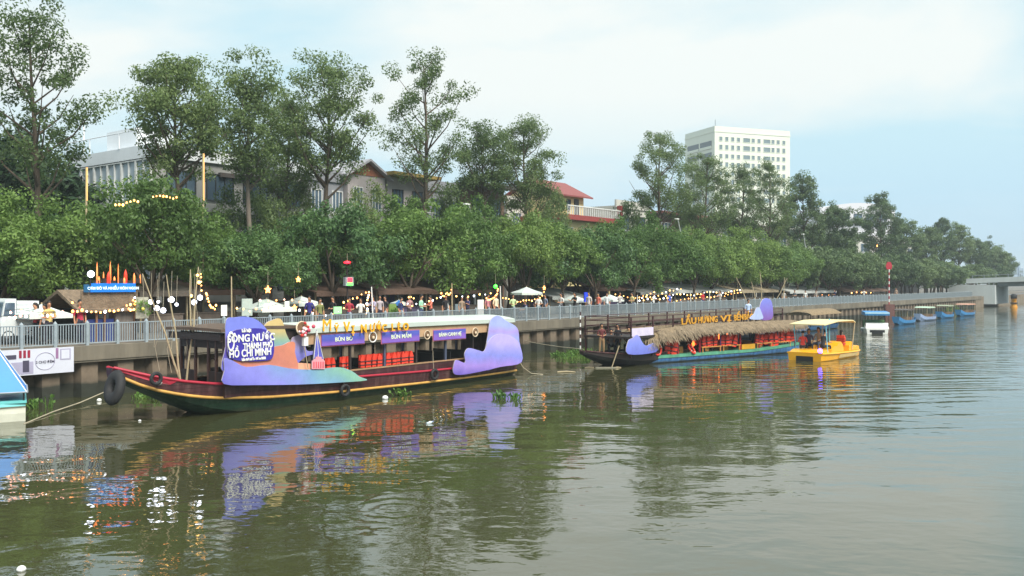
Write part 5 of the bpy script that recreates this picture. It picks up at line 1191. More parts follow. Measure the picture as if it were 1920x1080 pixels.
# blue-tented pedal boat cut by the left edge
g = G(48, 790); LB = Frame((g.x, g.y), (-.88, -.48)); lb = thing('tented_pedal_boat', 'white pedal boat under a bright blue tent at the left edge', 'pedal boat', LB.o, LB.rz)
TB = mat('tent_blue', (14, 128, 214), .45, var=.08, vs=1.2); HW = mat('hull_offwhite', (216, 216, 200), .4, var=.1, vs=2); TEALD = mat('deck_aqua', (110, 196, 196), .4, var=.1)
st = []
for i in range(9):
    x = 5.2 * i / 8; b = 1.1 * interp(x, [(0, .93), (.5, 1), (5.2, .95)])
    st.append((x, [(b, .66), (b * 1.04, .5), (b * .98, .44), (b * .98, .26), (b * .93, -.1), (.001, -.15)]))
loft(st, [0, 1, 1, 1, 1], capm=1).build('hull', [TEALD, HW], lb); lb.location = LB.world((0, -1.1, 0))
mb = MB(); mb.box(-.03, 5.2, -1.12, 1.12, .60, .68); mb.build('gunwale', TEALD, lb)
mb = MB(); zb_ = .95; zt_ = 2.35
for sg in (-1, 1):
    q = [(-.02, sg * 1.12, zb_), (5.0, sg * 1.12, zb_), (4.2, sg * .55, zt_), (.85, sg * .55, zt_)]
    mb.ext(q, (0, sg * .02, 0))
mb.ext([(-.02, -1.11, zb_), (-.02, 1.11, zb_), (.85, .55, zt_), (.85, -.55, zt_)], (.02, 0, 0)); mb.ext([(.85, -.55, zt_), (4.2, -.55, zt_), (4.2, .55, zt_), (.85, .55, zt_)], (0, 0, .03))
tn = mb.build('tent', TB, lb)
for sg in (-1, 1):
    mb = MB(); mb.tube([(-.03, sg * 1.12, zb_), (.84, sg * .56, zt_ + .02)], .022, 5); mb.build('piping', WHT, tn)
    mb = MB(); mb.ext([(.9, sg * 1.02, 1.30), (1.5, sg * 1.02, 1.30), (1.5, sg * .93, 1.56), (.9, sg * .93, 1.56)], (0, sg * .03, 0)); mb.build('window', FR, tn)
    mb = MB(); mb.tube([(-.05, sg * 1.13, zb_), (5, sg * 1.13, zb_)], .03, 6); mb.build('tent_rail', mat('rail_grey', (150, 158, 166), .4), lb)
    for x in (.05, 2.4, 4.9): mb = MB(); mb.tube([(x, sg * 1.08, .62), (x, sg * 1.10, zb_)], .025, 6); mb.build('tent_post', BLACKM, lb)
mb = MB(); mb.tube([(-.05, -1.13, zb_), (-.05, 1.13, zb_)], .03, 6); mb.build('tent_rail', mat('rail_grey', (150, 158, 166), .4), lb)

# floating line with net floats at the left
pts = [G(45, 795), G(100, 772, .05), G(150, 755, .1), P(203, 732, 36.0)]
rope('float_line', pts, 'pale taut line running from the blue-tented boat towards the wall', .022)
mb = MB(); mb.tube([P(200, 733, 36.0), P(200, 746, 36.0)], .015, 5); mb.build('line_hook', ROPE, label='short cord dangling from the end of the pale taut line', cat='rope')
a = B2.world((-2.6, .3, 1.0)); b = bank(985, .05, .75); rope('bank_rope', [b, b.lerp(a, .33) + Vector((0, 0, -.05)), b.lerp(a, .66) + Vector((0, 0, -.05)), a], 'long horizontal rope between the festival boat stern and the double-deck bow', .02)

# things floating on the water
FOAM = mat('foam_white', (226, 226, 222), .7)
for (x, y, r_, lab) in [(722, 748, .12, 'white foam ball floating beside the hull amidships'), (186, 752, .09, 'small white float below the pale taut line'), (262, 790, .05, 'tiny white float left of the green bow'), (40, 1070, .07, 'white scrap floating in the bottom left corner')]:
    g = G(x, y); mb = MB(); mb.sph((0, 0, r_ * .35), r_, 12, 8, 0, (1, 1, .8)); mb.torus(r_ * .98, r_ * .06, 14, 5, M=Matrix.Translation((0, 0, r_ * .35))); mb.build('float', FOAM, None, g, label=lab, cat='float')
g = G(805, 794); t = thing('plastic_bottle', 'clear plastic bottle floating in front of the hull', 'bottle', g, .6); mb = MB(); mb.lathe([(.001, -.1), (.045, -.1), (.045, .05), (.018, .10), (.018, .12), (.001, .12)], 10, M=Matrix.Translation((0, 0, .02)) @ Matrix.Rotation(R(75), 4, 'Y')); mb.build('body', mat('bottle_pale', (200, 214, 220), .15), t)
mb = MB(); mb.lathe([(.001, .121), (.02, .121), (.02, .145), (.001, .145)], 8, M=Matrix.Translation((0, 0, .02)) @ Matrix.Rotation(R(75), 4, 'Y')); mb.build('cap', mat('cap_blue', (40, 90, 180), .4), t)
def hyacinth(x, y, rad, n, lab, seed, ht=.3):
    g = G(x, y); t = thing('water_hyacinth', lab, 'water plant', g, 0, 'floating water hyacinth'); r = random.Random(seed)
    st_ = MB(); lv = MB()
    cen = [(r.uniform(-1, 1) * rad, r.uniform(-.5, .5) * rad, r.uniform(.35, 1.1)) for _ in range(5)]
    for i in range(n):
        cx_, cy_, ch_ = cen[i % 5]; b = Vector((cx_ + r.gauss(0, .2) * rad, cy_ + r.gauss(0, .16) * rad, 0)); h_ = ht * ch_ * r.uniform(.3, 1.1); tip = b + Vector((r.uniform(-.12, .12), r.uniform(-.1, .1), h_))
        st_.tube([b - Vector((0, 0, .05)), b.lerp(tip, .55) + Vector((.01, 0, 0)), tip], [.014, .018, .008], 5)
        d = Vector((r.uniform(-1, 1), r.uniform(-1, .4), r.uniform(.2, 1))).normalized(); e = d.cross(Vector((r.uniform(-1, 1), r.uniform(-1, 1), .3))).normalized(); w_ = r.uniform(.05, .10)
        lv.add([tip - d * .02, tip + d * w_ * .5 + e * w_ * .7, tip + d * w_ * 1.7, tip + d * w_ * .5 - e * w_ * .7], [(0, 1, 2, 3)])
    st_.build('stalks', LEAF_WATER, t); lv.build('leaves', LEAF_WATER, t)
hyacinth(955, 748, .55, 60, 'clump of water hyacinth floating off the stern of the festival boat', 1)
hyacinth(752, 742, .28, 26, 'small sprig of water hyacinth caught on the hull amidships', 2, .25)
hyacinth(278, 748, .5, 60, 'pale green water hyacinth under the bow of the festival boat', 3, .3)
hyacinth(75, 765, .35, 45, 'water hyacinth floating between the blue-tented boat and the wall', 4, .4)
hyacinth(14, 780, .22, 24, 'water hyacinth sprig against the hull of the blue-tented boat', 5, .3)
hyacinth(1075, 672, 1.0, 110, 'broad clump of water hyacinth left of the double-deck bow', 6, .28)
hyacinth(1105, 662, 1.2, 120, 'water hyacinth heap against the wall by the double-deck bow', 7, .38)
hyacinth(1050, 668, .6, 60, 'thin water hyacinth patch nearest the festival boat rope', 8, .4)
hyacinth(1775, 584, 1.6, 60, 'tuft of green weeds on the wall foot above the canoes', 9, 1.2)
for i, (x, y, ln) in enumerate([(1062, 698, .9), (1105, 690, .5), (1158, 690, .4)]):
    g = G(x, y); mb = MB(); mb.tube([(-ln / 2, 0, .02), (0, .03, .035), (ln / 2, -.02, .02)], [.03, .04, .02], 6); mb.build('driftwood', BAMBOO, None, g, .2 * i, label=['longest pale driftwood stick floating right of the stern rope', 'short driftwood piece left of the leaning pole', 'driftwood stick at the foot of the leaning pole'][i], cat='driftwood')

# navigation pole with red reflector and its pile
p = bank(1667, -1.2, 0); t = thing('marker_pole', 'red and white banded navigation pole with a red reflector on top', 'pole', p)
zt = zat(p, 505); zb = 0; n = 12
for i in range(n):
    mb = MB(); a = 1.6 + (zt - 1.6) * i / n; b = 1.6 + (zt - 1.6) * (i + 1) / n; mb.tube([(0, 0, a), (0, 0, b)], .075, 8); mb.build('band', WHT if i % 2 else REDW, t)
mb = MB(); mb.ext([(-.3, 0, zt), (.3, 0, zt), (.42, 0, zt + .45), (.22, 0, zt + .95), (-.22, 0, zt + .95), (-.42, 0, zt + .45)], (0, .08, 0)); mb.build('reflector', REDW, t)
mb = MB(); mb.box(-.6, .6, -.35, .35, -.8, 1.7); mb.build('pile', mat('pile_rust', (98, 64, 58), .8, var=.3, streak=True), t)
p = G(1901, 577); t = thing('channel_buoy', 'yellow and black channel marker standing in the water by the bridge', 'buoy', p)
mb = MB(); mb.lathe([(.55, -.4), (.6, .2), (.45, .5), (.42, 1.5), (.55, 1.6), (.001, 1.6)], 14); mb.build('body', mat('buoy_yellow', (206, 140, 20), .5), t)
mb = MB(); mb.lathe([(.001, 1.6), (.5, 1.6), (.55, 2.3), (.2, 2.5), (.001, 2.5)], 14); mb.build('top', BLACKM, t)
mb = MB(); mb.lathe([(.58, .75), (.6, .75), (.6, .95), (.46, .95)], 14); mb.build('band', BLACKM, t)
# ================================================================ PEOPLE
SKIN = mat('skin', (186, 136, 104), .6, var=.06); HAIR = mat('hair_black', (26, 22, 22), .6, var=.2)
def body_mesh(pose):
    """one skinned surface grown from a posed skeleton; returns mesh with slots skin, shirt, trousers, shoes and the head position"""
    J = {}; E = []; rad = {}; reg = {}
    def j(n, p, r): J[n] = Vector(p); rad[n] = r
    sit = pose.startswith('sit'); hipz = .46 if sit else .92; lean = {'sit': .08, 'sit_lean': .3, 'stand': .0, 'reach': .05, 'stand_b': .0}[pose]
    def up(y, z): return (0, y - lean * (z - hipz), z)            # faces -y
    j('pelvis', (0, 0, hipz), .135); j('waist', up(0, hipz + .18), .115); j('chest', up(.01, hipz + .38), .135); j('neckb', up(.02, hipz + .54), .065); j('neck', up(.01, hipz + .60), .05)
    j('headb', up(-.005, hipz + .66), .078); j('headm', up(-.02, hipz + .74), .092); j('headt', up(-.01, hipz + .82), .075); E += [('pelvis', 'waist', 1), ('waist', 'chest', 1), ('chest', 'neckb', 1), ('neckb', 'neck', 0), ('neck', 'headb', 0), ('headb', 'headm', 0), ('headm', 'headt', 0)]
    j('nose', J['headm'] + Vector((0, -.105, -.01)), .016); E.append(('headm', 'nose', 0))
    for sg, t in ((-1, 'r'), (1, 'l')):
        sh = J['chest'] + Vector((sg * .17, 0, .10)); j('sh' + t, sh, .062)
        if pose == 'stand': el = sh + Vector((sg * .05, .03, -.28)); ha = el + Vector((sg * .0, -.08, -.25))
        elif pose == 'stand_b': el = sh + Vector((sg * .07, .0, -.27)); ha = el + Vector((-sg * .12, -.2, -.02))
        elif pose == 'reach': el = sh + Vector((sg * .06, -.14, -.22)); ha = el + Vector((0, -.22, .06))
        else: el = sh + Vector((sg * .06, -.06, -.26)); ha = el + Vector((-sg * .06, -.23, -.04))
        j('el' + t, el, .043); j('wr' + t, ha, .028); d = (ha - el).normalized(); j('hd' + t, ha + d * .07, .036); j('fg' + t, ha + d * .15 + Vector((0, -.01, -.01)), .018)
        j('th' + t, ha + d * .06 + Vector((-sg * .045, -.01, .0)), .013)
        E += [('chest', 'sh' + t, 1), ('sh' + t, 'el' + t, 1), ('el' + t, 'wr' + t, 0), ('wr' + t, 'hd' + t, 0), ('hd' + t, 'fg' + t, 0), ('wr' + t, 'th' + t, 0)]
        hp = J['pelvis'] + Vector((sg * .09, 0, -.04)); j('hp' + t, hp, .098)
        if sit: kn = hp + Vector((sg * .05, -.42, .04)); an = kn + Vector((0, -.04, -.40))
        else: kn = hp + Vector((sg * .02, -.03 * (1 if sg > 0 else .2), -.43)); an = kn + Vector((sg * .01, .04, -.38))
        j('kn' + t, kn, .06); j('an' + t, an, .04); j('to' + t, an + Vector((0, -.15, -.045)), .032); j('he' + t, an + Vector((0, .02, -.045)), .036)
        E += [('pelvis', 'hp' + t, 2), ('hp' + t, 'kn' + t, 2), ('kn' + t, 'an' + t, 2), ('an' + t, 'he' + t, 3), ('an' + t, 'to' + t, 3)]
    names = list(J); ix = {n: i for i, n in enumerate(names)}
    me = bpy.data.meshes.new('skeleton'); me.from_pydata([J[n] for n in names], [(ix[a], ix[b]) for a, b, _ in E], [])
    o = bpy.data.objects.new('skeleton', me); col.objects.link(o)
    md = o.modifiers.new('skin', 'SKIN')
    if not me.skin_vertices: 
        pass
    sv = me.skin_vertices[0].data
    for n in names: sv[ix[n]].radius = (rad[n], rad[n] * (.72 if n in ('chest', 'waist', 'pelvis') else 1)); sv[ix[n]].use_root = (n == 'pelvis')
    md.use_smooth_shade = True
    sd = o.modifiers.new('sub', 'SUBSURF'); sd.levels = 1; sd.render_levels = 1
    dg = bpy.context.evaluated_depsgraph_get(); dg.update()
    m = bpy.data.meshes.new_from_object(o.evaluated_get(dg)); bpy.data.objects.remove(o); m.name = 'body'
    m.materials.clear()
    for q in (SKIN, SKIN, SKIN, BLACKM): m.materials.append(q)
    segs = [(J[a], J[b], r_) for a, b, r_ in E]
    for pl in m.polygons:
        c = pl.center; best = 9; br = 0
        for a, b, r_ in segs:
            ab = b - a; t = max(0, min(1, (c - a).dot(ab) / (ab.length_squared + 1e-9))); dd = (c - a - ab * t).length
            if dd < best: best = dd; br = r_
        pl.material_index = br; pl.use_smooth = True
    return m, J
POSES = {k: body_mesh(k) for k in ('stand', 'stand_b', 'reach', 'sit', 'sit_lean')}
def hair_mesh(J, long=False):
    mb = MB(); c = J['headm'] + Vector((0, .018, .03)); n, k = 12, 6; vs = []
    for i in range(k + 1):
        a = math.pi * .62 * i / k
        for q in range(n):
            t = 2 * math.pi * q / n; front = max(0, -math.sin(t)); rr = .104 * math.sin(a) * (1 - .10 * front * (i / k)); z = .108 * math.cos(a) + .055 * front * (i / k)
            vs.append(c + Vector((rr * math.cos(t) * .95, rr * math.sin(t) * 1.06, z)))
    fs = [(i * n + q, i * n + (q + 1) % n, (i + 1) * n + (q + 1) % n, (i + 1) * n + q) for i in range(k) for q in range(n)]
    mb.add(vs, fs, 0, True)
    if long: mb.tube([c + Vector((0, .07, .02)), c + Vector((0, .10, -.12)), c + Vector((0, .10, -.30))], [.08, .075, .045], 8)
    return mb.mesh('hair', HAIR)
HAIRM = {(k, l): hair_mesh(POSES[k][1], l) for k in POSES for l in (False, True)}
CLO = {}
def cloth(c):
    k = 'cloth_%d_%d_%d' % c; return mat(k, c, .8, var=.12, vs=6)
def person(loc, rz, pose, shirt, pants, label, long=False, group=None, h=1.0, vest=False):
    me, J = POSES[pose]; t = thing('person', label, 'person', loc, rz, group); t.scale = (h, h, h)
    o = link('body', me, t)
    for i, m_ in ((0, SKIN), (1, cloth(shirt)), (2, cloth(pants)), (3, BLACKM)): o.material_slots[i].link = 'OBJECT'; o.material_slots[i].material = m_
    link('hair', HAIRM[(pose, long)], t)
    mb = MB()
    for sg in (-1, 1): mb.sph(J['headm'] + Vector((sg * .034, -.088, .012)), .011, 6, 5)
    key = 'eyes_' + pose
    if key not in CLO: CLO[key] = mb.mesh('eyes', BLACKM)
    link('eyes', CLO[key], t)
    if vest:
        v = link('worn_vest', VM, t, (0, -.02 - (.1 if pose == 'sit_lean' else .03), (.46 if pose.startswith('sit') else .92) + .08)); v.scale = (1.05, 1.9, .9)
    return t
FACE = lambda p: math.atan2(-p.x, p.y) + 0  # turn -y towards the camera
# passengers of the yellow pedal boat (local x along boat; seats about 0.35 above water)
def ybp(x, y, z): return YB.world((x, 1.15 + y, z))
person(ybp(1.25, -.55, .34), YB.rz + R(70), 'sit_lean', (52, 54, 60), (40, 40, 48), 'passenger in dark grey leaning over the bow of the yellow pedal boat', group=None, h=1.08)
person(ybp(1.75, .5, .36), YB.rz + R(-60), 'sit', (70, 62, 92), (44, 44, 60), 'passenger in dark violet sitting behind the one in dark grey', True, h=1.08)
person(ybp(2.5, .2, .42), YB.rz + R(-90), 'sit', (172, 150, 132), (70, 86, 110), 'passenger in beige top and blue jeans amid the yellow pedal boat', True, h=1.08)
person(ybp(4.0, -.55, .36), YB.rz + R(95), 'sit', (226, 92, 50), (200, 60, 50), 'child in orange life vest with long dark hair at the pedal boat stern', True, vest=True, h=.98)
person(ybp(.9, .5, .36), YB.rz + R(110), 'sit', (216, 70, 60), (60, 60, 70), 'passenger with a red cap colour top at the far bow corner', h=1.0)
# men at the bow of the double-deck boat
person(B2.world((-1.15, .1, .62)), FACE(B2.o) + .2, 'stand_b', (98, 42, 44), (150, 120, 84), 'person in a maroon shirt standing hands together at the bow', h=.95)
person(B2.world((-.15, -.3, .57)), FACE(B2.o) - .5, 'stand', (36, 34, 40), (40, 36, 42), 'person in black standing on the bow beside the leaning pole', h=.95)
person(B2.world((.6, .6, .56)), FACE(B2.o) + .1, 'sit', (196, 186, 186), (60, 60, 70), 'person in a white top behind the blue twin-peak cut-out', True, h=1.05)
person(B2.world((2.0, .3, .56)), FACE(B2.o), 'sit', (44, 56, 84), (40, 40, 50), 'person in navy sitting right of the blue twin peak', h=1.1)
person(B2.world((15.2, -1.1, UZ)), FACE(B2.o) + .3, 'stand', (176, 196, 226), (60, 60, 80), 'person in a pale blue shirt on the upper deck by the violet cloud', h=1.0)
# strollers and stall keepers behind the railing: column, metres inland, shirt, trousers, words
CROWD = [(84, 1.6, 'stand', (222, 214, 210), (36, 34, 40), 'person in a white shirt under the white parasol by the van'), (68, 2.3, 'reach', (176, 58, 66), (40, 40, 46), 'person in red and white beside the parked white van'), (92, 1.3, 'stand_b', (196, 176, 110), (50, 48, 60), 'person in a mustard top at the railing near the van'),
         (150, 1.8, 'stand', (168, 40, 70), (44, 44, 60), 'person in crimson at the thatched stall counter'), (580, 1.4, 'stand', (44, 40, 120), (40, 40, 50), 'person in deep blue behind the start of the white boat roof'), (624, 2.6, 'stand_b', (30, 30, 34), (34, 34, 40), 'person in black left of the green menu board'),
         (700, 1.5, 'reach', (170, 164, 190), (60, 60, 70), 'person in pale lilac leaning by the lit post'), (712, 2.4, 'stand', (176, 166, 170), (40, 40, 60), 'person in dusty pink next to the pale lilac one'), (722, 3.2, 'stand', (50, 46, 52), (40, 40, 46), 'person in charcoal behind the two pale strollers'),
         (768, 2.2, 'stand_b', (166, 128, 130), (70, 60, 70), 'person in rose below the blue parasol'), (836, 1.6, 'stand', (34, 34, 40), (40, 40, 48), 'person in black before the round white notice'), (866, 2.0, 'stand', (150, 130, 110), (70, 64, 60), 'person in tan standing near the yellow light motif'),
         (877, 2.6, 'reach', (70, 66, 104), (40, 40, 56), 'person in slate violet reaching beside the tan stroller'), (915, 1.5, 'stand', (190, 130, 140), (60, 50, 60), 'person in pink just right of the white panel'), (962, 1.3, 'stand_b', (190, 214, 160), (70, 80, 70), 'person in pale green under the striped parasol'),
         (985, 2.5, 'sit', (76, 72, 110), (50, 50, 70), 'seated person in slate blue at the striped parasol'), (998, 2.9, 'stand', (60, 54, 80), (50, 50, 60), 'person in plum right of the striped parasol pole'), (1022, 2.2, 'stand', (116, 128, 150), (60, 60, 70), 'person in steel blue in front of the concrete kiosk'),
         (1052, 1.4, 'stand_b', (210, 210, 206), (70, 70, 80), 'person in a white top alone at the railing right of the kiosk'), (1104, 1.2, 'stand', (206, 196, 190), (160, 150, 150), 'person in cream below the blue sign'), (1138, 1.4, 'stand', (214, 218, 220), (90, 110, 120), 'person in white shirt under the broad pale parasol'),
         (1162, 2.0, 'reach', (190, 186, 186), (80, 80, 90), 'person in light grey at the end of the broad pale parasol'), (1470, 1.8, 'stand', (176, 172, 166), (90, 90, 96), 'person in stone grey behind the violet cloud cut-out'), (1490, 2.0, 'stand_b', (120, 126, 130), (60, 66, 70), 'person in grey right of the stone grey stroller'),
         (1530, 1.6, 'stand', (150, 140, 130), (60, 60, 66), 'person in taupe at the railing above the small straw boat'), (1680, 1.5, 'stand', (196, 170, 150), (80, 80, 90), 'person in peach at the railing right of the red-topped pole')]
for x, d, ps, sh, pa, lab in CROWD:
    p = bank(x, d + .4); person(p, FACE(p) + random.uniform(-.9, .9), ps, sh, pa, lab, random.random() < .45, 'people on the promenade', random.uniform(.92, 1.02))

MORE = [(600, .9, 'person in olive at the railing above the flower basket'), (655, .9, 'person in crimson right of the green menu board'), (676, 1.2, 'person in white left of the lamp-wrapped post'), (752, .9, 'person in navy left of the rose stroller'), (790, 1.0, 'person in mint between the blue parasol and the round notice'), (808, 1.4, 'person in coral left of the round notice'),
        (930, 1.1, 'person in cream under the crescent of bulbs'), (1010, .8, 'person in white at the right hem of the striped parasol'), (1078, .9, 'person in black right of the lone white top'), (1122, 1.0, 'person in coral between the cream and the white shirt'), (1185, .9, 'person in pale yellow above the double-deck rail end'), (1225, 1.0, 'person in white under the white and yellow lamps'),
        (1255, 1.2, 'person in blue under the upper lamp row'), (1318, 1.0, 'person in red behind the yellow letters'), (1350, 1.1, 'person in white behind the yellow letters'), (1510, 1.0, 'person in white between the two grey strollers and the taupe one'), (1565, .9, 'person in navy above the cream canopy end'), (1620, 1.0, 'person in white left of the orange lamp row end')]
COLR = {'sky': (120, 170, 214), 'white': (220, 220, 216), 'yellow': (214, 186, 80), 'teal': (40, 130, 130), 'violet': (110, 70, 160), 'olive': (120, 124, 70), 'crimson': (160, 40, 60), 'navy': (40, 50, 96), 'mint': (160, 214, 184), 'coral': (222, 120, 100), 'cream': (222, 210, 180), 'black': (34, 34, 38), 'pale': (226, 214, 150), 'blue': (60, 90, 180), 'red': (186, 44, 48)}
for i, (x, d, lab) in enumerate(MORE):
    p = bank(x, d + .4); c_ = COLR[lab.split()[2]]; person(p, FACE(p) + random.uniform(-1.2, 1.2), ('stand', 'stand_b', 'reach')[i % 3], c_, [(50, 50, 60), (70, 80, 110), (40, 38, 40)][i % 3], lab, i % 2 == 0, 'people on the promenade', random.uniform(.92, 1.02))
# passengers of the thatched boat, in red vests
for i, (x, yy, c_, lab) in enumerate([(4.7, .55, (206, 60, 50), 'passenger in a red vest under the straw roof, nearest the curtain'), (6.3, .6, (214, 130, 130), 'passenger in pink with a vest amid the thatched boat'), (7.2, .9, (190, 50, 46), 'passenger in dark red beside the one in pink'), (10.2, .6, (60, 70, 100), 'passenger in navy before the pale panel'), (11.5, .45, (220, 70, 50), 'passenger in orange-red vest right of the pale panel'), (12.9, .5, (214, 60, 60), 'last passenger in red at the far end of the straw roof')]):
    person(B3.world((x, yy + .2, .38)), B3.rz + R([80, -80, 60, 90, -70, 75][i]), 'sit', c_, (50, 50, 70), lab, i % 2 == 0, 'passengers of the thatched boat', .95, vest=i in (0, 1, 4, 5))

# ================================================================ PROMENADE
def local(p, extra=0.0): return dict(loc=p, rz=UANG + extra)
PARW = mat('parasol_white', (212, 220, 214), .7, var=.06)
def parasol(x, ytop, wpx, d, lab, colm=PARW, pole=BAMBOO, n=8, square=False):
    p = bank(x, d); t = thing('parasol', lab, 'parasol', p, UANG, 'parasols on the promenade'); zt = zat(p, ytop) - QZ; r_ = wpx / 2 / F * p.y; n = 4 if square else n; dr = r_ * .34
    for i in range(n):
        a0, a1 = 2 * math.pi * i / n + math.pi / n, 2 * math.pi * (i + 1) / n + math.pi / n
        A, B_, T = Vector((r_ * math.cos(a0), r_ * math.sin(a0), zt - dr)), Vector((r_ * math.cos(a1), r_ * math.sin(a1), zt - dr)), Vector((0, 0, zt))
        mb = MB(); mA, mB_ = A.lerp(T, .5) - Vector((0, 0, dr * .06)), B_.lerp(T, .5) - Vector((0, 0, dr * .06)); dn = Vector((0, 0, -.16)); th = Vector((0, 0, -.02))
        mb.add([A, B_, mB_, mA, T], [(0, 1, 2, 3), (3, 2, 4)]); mb.add([A, B_, B_ + dn, A + dn], [(0, 3, 2, 1)])
        mb.add([A + th, B_ + th, mB_ + th, mA + th, T + th], [(3, 2, 1, 0), (4, 2, 3)]); mb.build('canvas_gore', colm if i % 2 == 0 else MATS.get('parasol_white2') or mat('parasol_white2', (190, 200, 196), .7, var=.06), t)
        mb = MB(); mb.tube([A + th * 2, T - Vector((0, 0, .3))], .012, 5); mb.build('rib', pole, t)
    mb = MB(); mb.tube([(0, 0, 0), (0, 0, zt + .06)], .03, 7); mb.build('pole', pole, t)
    mb = MB(); mb.box(-.3, .3, -.3, .3, 0, .08); mb.build('base', BLACKM, t)
    return t
parasol(78, 570, 112, 3.0, 'wide white parasol over the parked van and visitors', square=True)
parasol(987, 538, 62, 3.2, 'striped white round parasol with a peaked top, right of the white boat roof')
parasol(1143, 552, 56, 4.0, 'broad pale parasol left of the double-deck boat rail', square=True)
parasol(1075, 553, 60, 5.5, 'flat pale parasol edge beside the grey kiosk', square=True)
parasol(748, 562, 36, 5.5, 'small blue parasol above the rose stroller', mat('parasol_blue', (50, 110, 180), .6))
parasol(500, 560, 110, 5.0, 'long cream canopy parasol strung with bulbs behind the sand mountain', square=True)
parasol(565, 555, 80, 6.5, 'cream canopy parasol behind the strung bulbs, right of the long one', square=True)
# stall tents
def tent(x0, x1, d, ye, lab, roofm, wallm, slope=.6, depth=3.0, name='market_stall', cat='stall', drop=0.0):
    a, b = bank(x0, d), bank(x1, d); wd = (b - a).length; t = thing(name, lab, cat, a, UANG); ze = zat(a, ye) - QZ
    mb = MB(); mb.ext([(-.3, -.5, ze - .05), (-.3, depth, ze + slope), (-.3, depth, ze + slope + .07), (-.3, -.5, ze + .02)], (wd + .6, 0, 0)); mb.build('roof', roofm, t)
    mb = MB(); mb.box(-.3, wd + .3, -.53, -.503, ze - .25, ze + .02); mb.build('valance', roofm, t)
    for xx in (.05, wd - .05):
        for yy in (0, depth - .1): mb = MB(); mb.box(xx - .04, xx + .04, yy - .04, yy + .04, 0, ze + (slope if yy else 0)); mb.build('post', BAMBOO, t)
    mb = MB(); mb.box(.1, wd - .1, depth - .06, depth, 0, ze + .2); mb.build('back_wall', wallm, t)
    mb = MB(); mb.box(.2, wd - .2, .1, .7, 0, .85); mb.box(.15, wd - .15, .05, .75, .85, .9); mb.build('counter', wallm, t)
    return t
BRTARP = mat('tarp_brown', (104, 82, 70), .85, var=.2, vs=1.5); GRTARP = mat('tarp_grey', (176, 178, 174), .8, var=.12); SHADE = mat('stall_wall', (124, 112, 102), .85, var=.25, vs=2); PURT = mat('tarp_purple', (96, 88, 118), .8, var=.15)
tent(262, 352, 7.5, 547, 'grey tarp stall behind the leaning bamboo poles', mat('tarp_taupe', (120, 110, 100), .85, var=.2), SHADE)
tent(360, 440, 8, 545, 'taupe stall behind the tree trunk left of the violet mountain', BRTARP, SHADE)
tent(590, 700, 7.5, 548, 'brown roofed stall behind the first yellow letters', BRTARP, SHADE)
tent(705, 800, 7.0, 545, 'brown roofed stall behind the blue parasol', BRTARP, PURT)
tent(805, 905, 7.5, 545, 'brown roofed stall left of the striped parasol', BRTARP, SHADE)
tent(1030, 1090, 7.2, 556, 'grey roofed kiosk stall left of the blue sign', GRTARP, GRTARP)
tent(1105, 1190, 8.5, 541, 'wide stall with a sagging brown awning above the broad pale parasol', BRTARP, PURT, slope=.9)
tent(1195, 1260, 7, 548, 'grey awning stall by the first row of lamps', GRTARP, SHADE)
tent(1265, 1370, 7, 545, 'long grey stall behind the yellow lamp rows', GRTARP, SHADE)
tent(1380, 1450, 6, 545, 'open timber stall behind the violet cloud', mat('tarp_straw', (150, 136, 112), .85), SHADE)
tent(1475, 1560, 7, 547, 'grey stall above the yellow pedal boat', GRTARP, SHADE)
tent(1575, 1660, 7, 545, 'dark stall left of the red-topped pole', BRTARP, SHADE)
# thatched stall with the blue sign and glowing skyline ornament
p = bank(146, 2.4); q = bank(252, 2.4); wd = (q - p).length; st_ = thing('thatched_stall', 'thatch-fronted stall with a long blue sign and lit skyline ornament', 'stall', p, UANG)
z1 = zat(p, 581) - QZ; z0_ = zat(p, 548) - QZ
THF = mat('thatch_front', (120, 104, 86), .95, var=.3, vs=5, bump=.04, bs_=14)
mb = MB(); mb.ext([(-.2, -.4, z1), (-.2, 1.4, z0_ + .1), (-.2, 3.4, z1), (-.2, 3.4, z1 - .1), (-.2, 1.4, z0_ - .05), (-.2, -.4, z1 - .1)], (wd + .4, 0, 0)); mb.build('thatch_roof', THF, st_)
mb = MB(); mb.box(0, wd, -.3, -.22, z1 - .05, z0_ + .05); mb.build('thatch_front', THF, st_)
for xx in (.1, wd * .28, wd * .42, wd - .1): mb = MB(); mb.tube([(xx, -.2, 0), (xx, -.2, z1)], .05, 7); mb.build('post', mat('post_timber', (128, 92, 66), .7, var=.2), st_)
mb = MB(); mb.box(.1, wd - .1, 2.9, 3.0, 0, z1); mb.build('back_wall', BLACKM, st_)
mb = MB(); mb.box(wd * .62, wd - .1, -.16, .4, 0, 1.5); mb.build('slat_front', mat('slats_grey', (112, 104, 98), .8, var=.25, vs=8, streak=True), st_)
mb = MB(); mb.box(.3, wd * .6, -.1, .5, .0, .95); mb.build('counter', mat('counter_blue', (38, 56, 120), .6, var=.2), st_)
mb = MB(); zs0, zs1 = zat(p, 548) - QZ, zat(p, 531) - QZ; mb.box(wd * .13, wd * .93, -.42, -.34, zs0, zs1); sg_ = mb.build('sign', mat('sign_blue', (18, 110, 196), .45, var=.1, emit=.25, ecol=(18, 110, 196)), st_)
link('lettering', text_mesh('CƠM ĐÔ VÀ NHIỀU MÓN NGON', (zs1 - zs0) * .42, .01, mat('sign_pale', (210, 232, 250), .4, emit=.5, ecol=(200, 230, 255)), .004, sx=.95), sg_, (wd * .53, -.435, (zs0 + zs1) * .5 - .03))
mb = MB(); mb.box(wd * .02, wd * .11, -.42, -.36, zs0, zs1 - .05); mb.build('side_sign', mat('sign_teal', (30, 90, 130), .5), st_)
orn = thing('skyline_ornament', 'glowing orange skyline ornament on top of the blue sign', 'ornament', bank(200, 2.4, 0), UANG)
